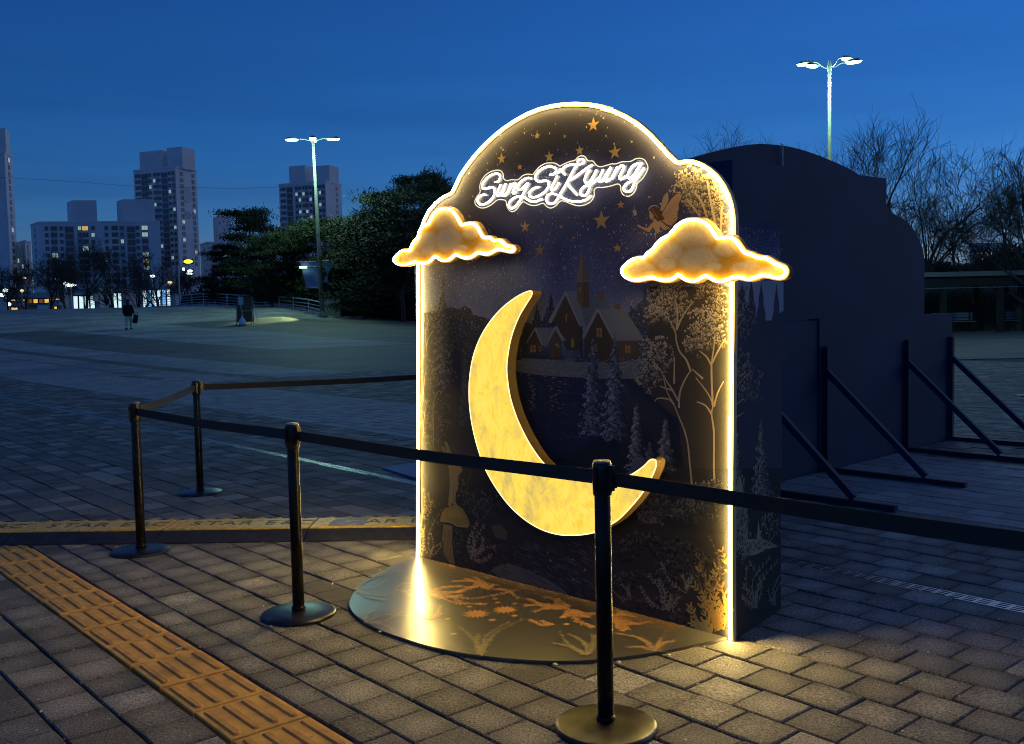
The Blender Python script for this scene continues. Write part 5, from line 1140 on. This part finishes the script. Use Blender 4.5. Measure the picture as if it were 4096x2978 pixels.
# ================================================================== bridge railing and pier
RP = [(1289,1266,75),(1235,1252,78),(1174,1243,81),(1118,1237,83.5),(1063,1233,86),(1011,1230,88.5),(960,1227,91),(909,1223,93.5),(860,1219,96.5),(815,1217,100),(768,1219,104),(720,1222,108),(643,1226,114),(566,1232,121),(505,1238,128)]
BS = [at(x, y, d) for x, y, d in RP]
rail = thing('bridge_railing', BS[0], 'grey metal railing with four rails curving over the crest on the left', 'railing')
def loc_(p): return p - BS[0]
hs = [1.06]*len(BS)
for i, p in enumerate(BS):
    b = MB(); b.beam(loc_(p) + Vector((0,0,-.1)), loc_(p) + Vector((0,0,1.06)), .10, .07, upv=(1,0,0)); b.build('post', M['rail'], rail)
for k, (z, r_) in enumerate(((1.06, .055), (.74, .034), (.48, .034), (.20, .034))):
    b = MB(); b.tube([tuple(loc_(p) + Vector((0, 0, z))) for p in BS], r_, 6); b.build('rail', M['rail'], rail, True)
M['kerb'] = mat('stained_kerb', (.42, .43, .44), .85, noise=(.8, (.16, .17, .17), .42, .6))
b = MB()
for i in range(len(BS)-1):
    a, c = loc_(BS[i]), loc_(BS[i+1]); b.beam(a + Vector((0,-.05,-.16)), c + Vector((0,-.05,-.16)), .34, .40)
kb = b.build('kerb', M['kerb'], rail)
Pp = at(1325, 1270, 76); t = thing('end_pier', Pp, 'rounded grooved concrete pier at the near end of the railing', 'pier')
for k, (x0, x1) in enumerate(((-.55, .02), (.04, .32), (.34, .72))):
    hh = 1.48 - .0*k; pts = [(x0, -.5), (x1, -.5), (x1, hh - (.12 if k == 2 else 0)), (x1-(.12 if k == 2 else .0), hh), (x0, hh)]
    b = MB(); b.prism(pts, -.2 - .03*k, .5); fix(b.build('pier_block', M['concrete'], t))

# ================================================================== lamp posts
M['lamp_pole'] = mat('pale_lamp_pole', (.15, .155, .14), .5); M['lens'] = lamp_mat('lamp_lens', (.60, 1.0, .64), 4); M['lamp_case'] = mat('lamp_case', (.08, .085, .09), .4)
def lamp_post(base, h, sc, heads, lab, power, banner=None):
    t = thing('lamp_post', base, lab, 'lamp post', 0, 'tall plaza lamp posts with four heads')
    b = MB(); b.tube([(0,0,-.3), (0,0,h*.35), (0,0,h)], [.16*sc, .13*sc, .085*sc], 14); b.build('pole', M['lamp_pole'], t, True); b = MB(); b.lathe([(.34*sc,-.2), (.34*sc,.05), (.2*sc,.35), (.16*sc,.4)], 14); b.build('foot', M['lamp_pole'], t)
    b = MB(); b.lathe([(.08*sc,h-.05), (.13*sc,h), (.13*sc,h+.16), (.05*sc,h+.34)], 12); b.build('hub', M['lamp_case'], t)
    for dx, dy, dz in heads:
        v = Vector((dx, dy, 0)); l = v.length; d = v/l; b = MB(); b.tube(smoothpath([(0,0,h+.1), tuple(d*l*.3 + Vector((0,0,h+.12+dz*.3))), tuple(d*l*.65 + Vector((0,0,h+.25+dz*.8))), tuple(v + Vector((0,0,h+.25+dz)))], k=3), .035*sc, 6); arm = b.build('arm', M['lamp_case'], t, True)
        Mx = Matrix.Translation(v + d*.34*sc + Vector((0,0,h+.25+dz))) @ Matrix.Rotation(math.atan2(d.y, d.x), 4, 'Z'); b = MB()
        n = 14; ring = [(.46*sc*math.cos(2*math.pi*k/n), .24*sc*math.sin(2*math.pi*k/n)) for k in range(n)]
        b.add([Mx @ Vector((x, y, 0)) for x, y in ring] + [Mx @ Vector((x*.6, y*.6, .13*sc)) for x, y in ring], [(i, (i+1) % n, n+(i+1) % n, n+i) for i in range(n)] + [tuple(range(n, 2*n))]); cs = b.build('lamp_head', M['lamp_case'], t)
        b = MB(); b.add([Mx @ Vector((x*.97, y*.97, -.002)) for x, y in ring] + [Mx @ Vector((x*.8, y*.8, -.10*sc)) for x, y in ring], [(i, n+i, n+(i+1) % n, (i+1) % n) for i in range(n)] + [tuple(range(2*n-1, n-1, -1))]); b.build('lens', M['lens'], cs)
        ld = bpy.data.lights.new('lamp_light', 'POINT'); ld.energy = power/4; ld.color = (.50, 1.0, .74); ld.shadow_soft_size = .3*sc; lo = bpy.data.objects.new('lamp_light', ld); COL.objects.link(lo); lo.parent = t; lo.location = v + d*.42*sc + Vector((0, 0, h+.25+dz-.55*sc))
    return t
P = at(1290, 1268, 74); hL = at(1254, 566, 74).z - P.z
lp = lamp_post(P, hL, 1.15, [(-1.12,-.25,-.1), (-.18,1.2,.12), (.2,-1.1,-.3), (1.08,.3,-.05)], 'left lamp post with four lit heads and a hanging blue banner', 3600)
lp.rotation_euler = (0, R(-1.2), 0)
# banner and its small spotlight on the left post
P2 = at(1286, 1046, 74) - P; bz = P2.z
bt = thing('banner', P + Vector((0, -.02, 0)), 'blue printed banner hanging on the left lamp post', 'banner')
M['banner'] = mat('blue_banner_print', (.06, .12, .30), .7, noise=(1.4, (.16, .26, .42), .45, .62))
b = MB(); n = 10
for sx0, sx1 in ((-1.55, -.2), (.22, 1.05)):
    for k in range(n):
        z0, z1 = bz - k*.2, bz - (k+1)*.2; sh = lambda q: .06*q
        b.poly([(sx0+.045*k, -.12+.03*math.sin(k), z0), (sx0+.045*(k+1), -.12+.03*math.sin(k+1), z1), (sx1 - (.11*(k+1) if sx0 > 0 else 0), -.1, z1), (sx1 - (.11*k if sx0 > 0 else 0), -.1, z0)]) if not (sx0 > 0 and k > 7) else None
b.build('cloth', M['banner'], bt); b = MB(); b.tube([(-1.6,-.1,bz), (1.1,-.1,bz)], .03, 6); b.tube([(-1.2,-.1,bz-2.0), (0,-.1,bz-2.0)], .03, 6); b.tube([(0,-.1,bz-.45), (-1.1,-.5,bz-.45)], .03, 6); b.build('rod', M['lamp_pole'], bt)
b = MB(); b.box((-1.5,-.62,bz-.52), (-.95,-.42,bz-.38)); b.build('spotlight', lamp_mat('banner_spot', (.7, 1, .75), 3), bt)
sp = bpy.data.lights.new('spot_light', 'SPOT'); sp.energy = 2600; sp.color = (.8, 1, .35); sp.spot_size = R(26); sp.spot_blend = .5; sp.shadow_soft_size = .1; s_o = bpy.data.objects.new('spot_light', sp); COL.objects.link(s_o); s_o.parent = bt; s_o.location = (-1.2, -.7, bz-.5)
tgt = at(1090, 1282, 66) - bt.location; dv = (tgt - s_o.location); s_o.rotation_euler = dv.to_track_quat('-Z', 'Y').to_euler()
P = at(3318, 1330, 34); P.z = 0; hR = at(3318, 285, 34).z
lamp_post(P, hR, .62, [(-.54,.35,.13), (-.57,-.35,-.16), (.58,.35,.27), (.50,-.35,-.06)], 'right lamp post with four lit heads rising behind the navy set', 1000)

# ================================================================== sandwich board, bag, walker
P = at(975, 1272, 60); P.z = gz(P.x, P.y)
M['ply'] = mat('brown_board', (.16, .09, .04), .8, noise=(2, (.10, .06, .03), .4, .6)); M['white_rod'] = mat('white_rod', (.7, .7, .68), .6)
sb = thing('sandwich_board', P, 'brown sandwich board with a pale sheet, standing on the plaza before the railing', 'sign board')
b = MB(); Mx = Matrix.Rotation(R(-9), 4, 'X'); b.box((-.42,-.02,.18), (.42,.01,1.75), M=Mx); b.build('board', M['ply'], sb)
b = MB(); Mx2 = Matrix.Translation((0, .62, 0)) @ Matrix.Rotation(R(10), 4, 'X'); b.box((-.40,-.02,.18), (.40,.01,1.75), M=Mx2); b.build('board', M['ply'], sb)
for x in (-.45, .45):
    for m_ in (Mx, Mx2): b = MB(); b.box((x-.018,-.03,0), (x+.018,.015,1.78), M=m_); b.build('leg', M['lamp_case'], sb)
b = MB(); b.box((-.36,-.035,1.25), (-.05,-.025,1.74), M=Mx); b.build('sheet', mat('pale_sheet', (.45, .5, .52), .7), sb)
b = MB(); b.tube([(-.12,-.25,1.3), (.0,-.2,.55)], .012, 5); b.tube([(-.1,-.1,.85), (.78,.2,.85)], .014, 5); b.tube([(.62,.1,1.3), (.82,.2,.05)], .014, 5); b.build('rod', M['white_rod'], sb)
bag = MB(); prof = [(.02,.62), (.05,.56), (.03,.52), (.10,.44), (.19,.30), (.23,.16), (.2,.04), (.1,.0)]; bag.lathe(prof[::-1], 12); o = fix(bag.build('plastic_bag', mat('white_plastic_bag', (.7, .72, .74), .5), smooth=True, loc=(P.x+.02, P.y-.42, gz(P.x, P.y-.4)))); tag(o, 'knotted white plastic bag in front of the sandwich board', 'bag')

def person(base, h, lab, rz, coat, trousers, hairc, stride=.16, longcoat=.0):
    """a walking figure seen from behind: one skinned body, with coat and hair as children"""
    t = thing('person', base, lab, 'person', rz); k = h/1.7
    def skin(name, V, E, rad, m, root=0):
        me = bpy.data.meshes.new(name); me.from_pydata([tuple(Vector(v)*k) for v in V], E, []); me.materials.append(m); o = bpy.data.objects.new(name, me); COL.objects.link(o); o.parent = t
        md = o.modifiers.new('skin', 'SKIN'); sv = me.skin_vertices[0].data
        for i, r_ in enumerate(rad): sv[i].radius = (r_[0]*k, r_[1]*k) if isinstance(r_, tuple) else (r_*k, r_*k); sv[i].use_root = (i == root)
        sb_ = o.modifiers.new('sub', 'SUBSURF'); sb_.levels = 2; sb_.render_levels = 2; return o
    s = stride
    V = [(0,0,.90),(0,0,1.10),(0,0,1.30),(0,.01,1.43),(0,.0,1.50),(0,-.01,1.62),(.09,0,.86),(.095,s,.48),(.09,s*.9,.07),(.09,s*.9+.13,.03),(-.09,0,.86),(-.095,-s*.3,.48),(-.09,-s*1.3,.10),(-.09,-s*1.2+.1,.03),(.18,0,1.38),(.25,-.03,1.10),(.27,.04,.86),(.27,.06,.77),(-.18,0,1.38),(-.25,.03,1.10),(-.27,.08,.86),(-.27,.1,.77)]
    E = [(0,1),(1,2),(2,3),(3,4),(4,5),(0,6),(6,7),(7,8),(8,9),(0,10),(10,11),(11,12),(12,13),(3,14),(14,15),(15,16),(16,17),(3,18),(18,19),(19,20),(20,21)]
    rad = [(.15,.11),(.13,.10),(.16,.11),(.08,.07),.055,(.075,.09),.115,.088,.07,.04,.115,.088,.07,.04,.06,.045,.036,.03,.06,.045,.036,.03]
    skin('body', V, E, rad, trousers)
    lc = longcoat
    skin('coat', [(0,0,.84-lc),(0,0,.98),(0,0,1.12),(0,0,1.28),(0,.01,1.42),(.19,0,1.39),(.265,-.03,1.11),(.285,.03,.90),(-.19,0,1.39),(-.265,.03,1.11),(-.285,.07,.90)], [(0,1),(1,2),(2,3),(3,4),(4,5),(5,6),(6,7),(4,8),(8,9),(9,10)], [(.215,.16),(.215,.16),(.20,.15),(.20,.14),(.12,.11),.095,.078,.066,.095,.078,.066], coat, 1)
    skin('hair', [(0,-.0,1.70),(0,-.03,1.62),(0,-.06,1.50),(0,-.08,1.36)], [(0,1),(1,2),(2,3)], [(.05,.06),(.10,.11),(.10,.085),(.07,.04)], hairc, 1)
    sh = MB()
    for x, y in ((.09, s*.9+.06), (-.09, -s*1.25+.04)): sh.box(((x-.05)*k, (y-.12)*k, 0), ((x+.05)*k, (y+.12)*k, .085*k))
    sh.build('shoes', hairc, t); return t
M['coat'] = mat('black_coat', (.008, .008, .009), .9); M['trousers'] = mat('pale_trousers', (.48, .49, .47), .85); M['hair'] = mat('dark_hair', (.010, .009, .009), .6)
P = at(516, 1319, 57.5); P.z = gz(P.x, P.y); FZ = P.z
person(P, 1.72, 'person in a black jacket and pale trousers walking away across the plaza', R(6), M['coat'], M['trousers'], M['hair'])
hb = MB(); q = [(-.10,.50),(.10,.50),(.15,.08),(.10,.0),(-.10,.0),(-.15,.08)]; hb.prism([(x, z) for x, z in q], -.05, .05); o = fix(hb.build('handbag', M['coat'], loc=(P.x+.33, P.y+.05, P.z+.37))); o.rotation_euler = (0, R(14), 0)
b = MB(); b.tube(smoothpath([(-.08,0,.50), (-.04,0,.64), (.04,0,.64), (.08,0,.50)], k=4), .012, 5); b.build('strap', M['coat'], o); tag(o, 'small dark handbag carried in the right hand of the walker', 'handbag')
P = at(428, 1236, 108); P.z = gz(P.x, P.y)-.1
person(P, 1.75, 'far dark-coated person with pale legs standing at the crest under the trees', R(-20), M['coat'], M['trousers'], M['hair'], .06, .12)

# ================================================================== right background: arbour with benches on a planted bank
M['arbour'] = mat('dark_arbour_timber', (.028, .024, .022), .8); M['arbour_edge'] = mat('pale_roof_edge', (.22, .22, .20), .7); M['bench'] = mat('grey_bench_slats', (.20, .20, .22), .7)
G0 = gnd(3640, 1338); gd = G0.y
ar = thing('arbour', (G0.x, gd+1.2, 0), 'long dark arbour with a pale roof edge at the right edge of the plaza', 'arbour')
b = MB(); b.box((-2, -.4, 2.62), (16, 2.6, 2.70)); b.build('roof', M['arbour'], ar); b = MB(); b.box((-2, -.46, 2.60), (16, -.41, 2.82)); b.build('roof_edge', M['arbour_edge'], ar)
b = MB(); b.box((-2, -.3, 2.15), (16, -.1, 2.59)); b.build('beam', M['arbour'], ar); b = MB(); b.box((-2, -.34, 2.06), (16, -.305, 2.09)); b.build('beam_trim', M['arbour_edge'], ar)
for k in range(7):
    x = -.7 + k*2.65; b = MB(); b.box((x-.12, -.32, 0), (x+.12, -.08, 2.15)); b.build('column', M['arbour'], ar); b = MB(); b.box((x-.12, 2.1, 0), (x+.12, 2.34, 2.6)); b.build('column', M['arbour'], ar)
def bench(x, w, lab):
    t = thing('bench', (x, gd+1.7, 0), lab, 'bench', 0, 'benches under the arbour')
    for z in (.60, .74, .86): b = MB(); b.box((0, .40, z-.05), (w, .44, z+.05)); b.build('back_slat', M['bench'], t)
    for y in (.0, .13, .26): b = MB(); b.box((0, y, .47), (w, y+.11, .51)); b.build('seat_slat', M['bench'], t)
    for xx in (.15, w-.15):
        for y in (.03, .38): b = MB(); b.box((xx-.03, y-.03, 0), (xx+.03, y+.03, .468 if y < .1 else .92)); b.build('leg', M['arbour'], t)
xa = at(3800, 1290, gd+1.7).x; bench(xa, at(3905, 1290, gd+1.7).x - xa, 'grey slatted bench under the arbour, right of the navy set'); xb = at(4022, 1290, gd+1.7).x; bench(xb, 1.7, 'grey slatted bench under the arbour at the right frame edge')
M['bank'] = mat('planted_bank', (.045, .048, .026), .95, noise=(1.2, (.09, .085, .04), .4, .7)); M['leaf'] = mat('shrub_leaves', rough=.75, attr=True)
x0 = G0.x - 12; b = MB(); rr = random.Random(4); xs = [x0 + i*1.6 for i in range(34)]
vs = []
for j, (y, z) in enumerate(((gd+3.9, 0), (gd+4.0, 1.3), (gd+6, 2.3), (gd+9, 3.0), (gd+14, 3.3), (gd+40, 3.0))):
    vs += [(x, y, z + (rr.uniform(-.15, .25) if j > 1 else 0)) for x in xs]
n = len(xs); b.add(vs, [(j*n+i, j*n+i+1, (j+1)*n+i+1, (j+1)*n+i) for j in range(5) for i in range(n-1)]); tag(b.build('bank', M['bank'], smooth=True), kind='structure')
gr = MB()
for _ in range(26000):
    x = rr.uniform(x0, x0+50); y = gd + 4.2 + rr.random()**1.4*9; z = 1.3 + min(1, (y-gd-4)/5)*1.75; s = rr.uniform(.10, .30); dx = rr.gauss(0, .12); k = rr.uniform(.5, 1.3)
    gr.add([(x-.018, y, z), (x+.018, y, z), (x+dx, y+rr.gauss(0,.1), z+s)], [(0,1,2)], (.060*k, .062*k, .030*k))
tag(gr.build('ground_cover', M['leaf']), 'dry grass and low ground cover on the bank behind the arbour', 'ground cover', kind='stuff')
def shrub(P, w, h, tone, lab, seed):
    r_ = random.Random(seed); t = thing('shrub', P, lab, 'shrub', 0, 'shrubs on the bank'); lf = MB(); st = MB()
    for k in range(7): a = r_.random()*6.28; st.tube([(0,0,-.2), (math.cos(a)*w*.2, math.sin(a)*w*.2, h*.45), (math.cos(a)*w*.4, math.sin(a)*w*.4, h*.85)], [.04, .025, .01], 4)
    for _ in range(1900):
        u = Vector((r_.gauss(0,1), r_.gauss(0,1), r_.gauss(0,1))).normalized()*(r_.random()**.4)*r_.uniform(.85, 1.12); p = Vector((u.x*w*.5, u.y*w*.5, h*.5 + u.z*h*.5)); s = r_.uniform(.07, .15)*(w/2.4); d = Vector((r_.gauss(0,1), r_.gauss(0,1), r_.gauss(.4,1))).normalized(); o = d.orthogonal().normalized()*s*.5; k = r_.uniform(.5, 1.4)
        lf.add([p-o, p+d*s, p+o, p-d*s], [(0,1,2,3)], tuple(q*k for q in tone))
    st.build('stem', M['bark'], t); lf.build('foliage', M['leaf'], t)
for px, d, w, h, tn, lab in ((4050, gd+8, 2.4, 2.0, (.10, .10, .02), 'yellow-green lit shrub at the right frame edge'), (3990, gd+12, 2.4, 1.4, (.06, .065, .025), 'olive shrub left of the yellow-green one'), (3760, gd+9, 3, 1.0, (.03, .035, .018), 'low dark shrub above the arbour roof, left part'), (3880, gd+10, 3, .9, (.035, .038, .02), 'low dark shrub above the arbour roof, middle part')):
    P = at(px, 1090, d); shrub(Vector((P.x, d, 2.6)), w, h, tn, lab, int(px))
HB = [(1345,80,2.6,2.2),(1400,78,3.2,2.6),(1460,80,3.4,2.4),(1520,77,3.2,2.8),(1580,76,3.2,2.4),(1640,74,3.4,2.6),(1700,74,3.4,2.6),(1180,100,5,2.6),(1090,104,6,3.0),(1000,108,6,2.8),(900,112,6,2.6),(830,116,6,2.6),(1260,92,4,2.6)]
HW = ['right beside the concrete pier','second from the concrete pier','third from the concrete pier','fourth from the concrete pier, below the tall pine','fifth from the concrete pier','close to the left neon edge','hidden behind the neon wall','behind the railing left of the lamp post','behind the sandwich board','behind the railing left of the sandwich board','behind the railing below the dark pine','behind the railing below the low pale block','behind the lamp post']
for (px, d, w, h), q in zip(HB, HW):
    P = stand(px, d, -.4); shrub(P, w, h+.4, (.022, .028, .014), 'dark evergreen shrub ' + q, int(px)+3)
P = at(4100, 1030, gd+11); street = thing('bank_lamp', (P.x, P.y, 2.6), 'small warm garden lamp beside the yellow-green shrub at the right edge', 'lamp'); b = MB(); b.tube([(0,0,0), (0,0,P.z-2.6)], .04, 6); b.build('post', M['lamp_case'], street); b = MB(); b.lathe([(.05,0), (.14,.08), (.12,.2), (.03,.26)], 10, (0,0,P.z-2.6)); b.build('globe', lamp_mat('garden_lamp', (1, .95, .55), 14), street)
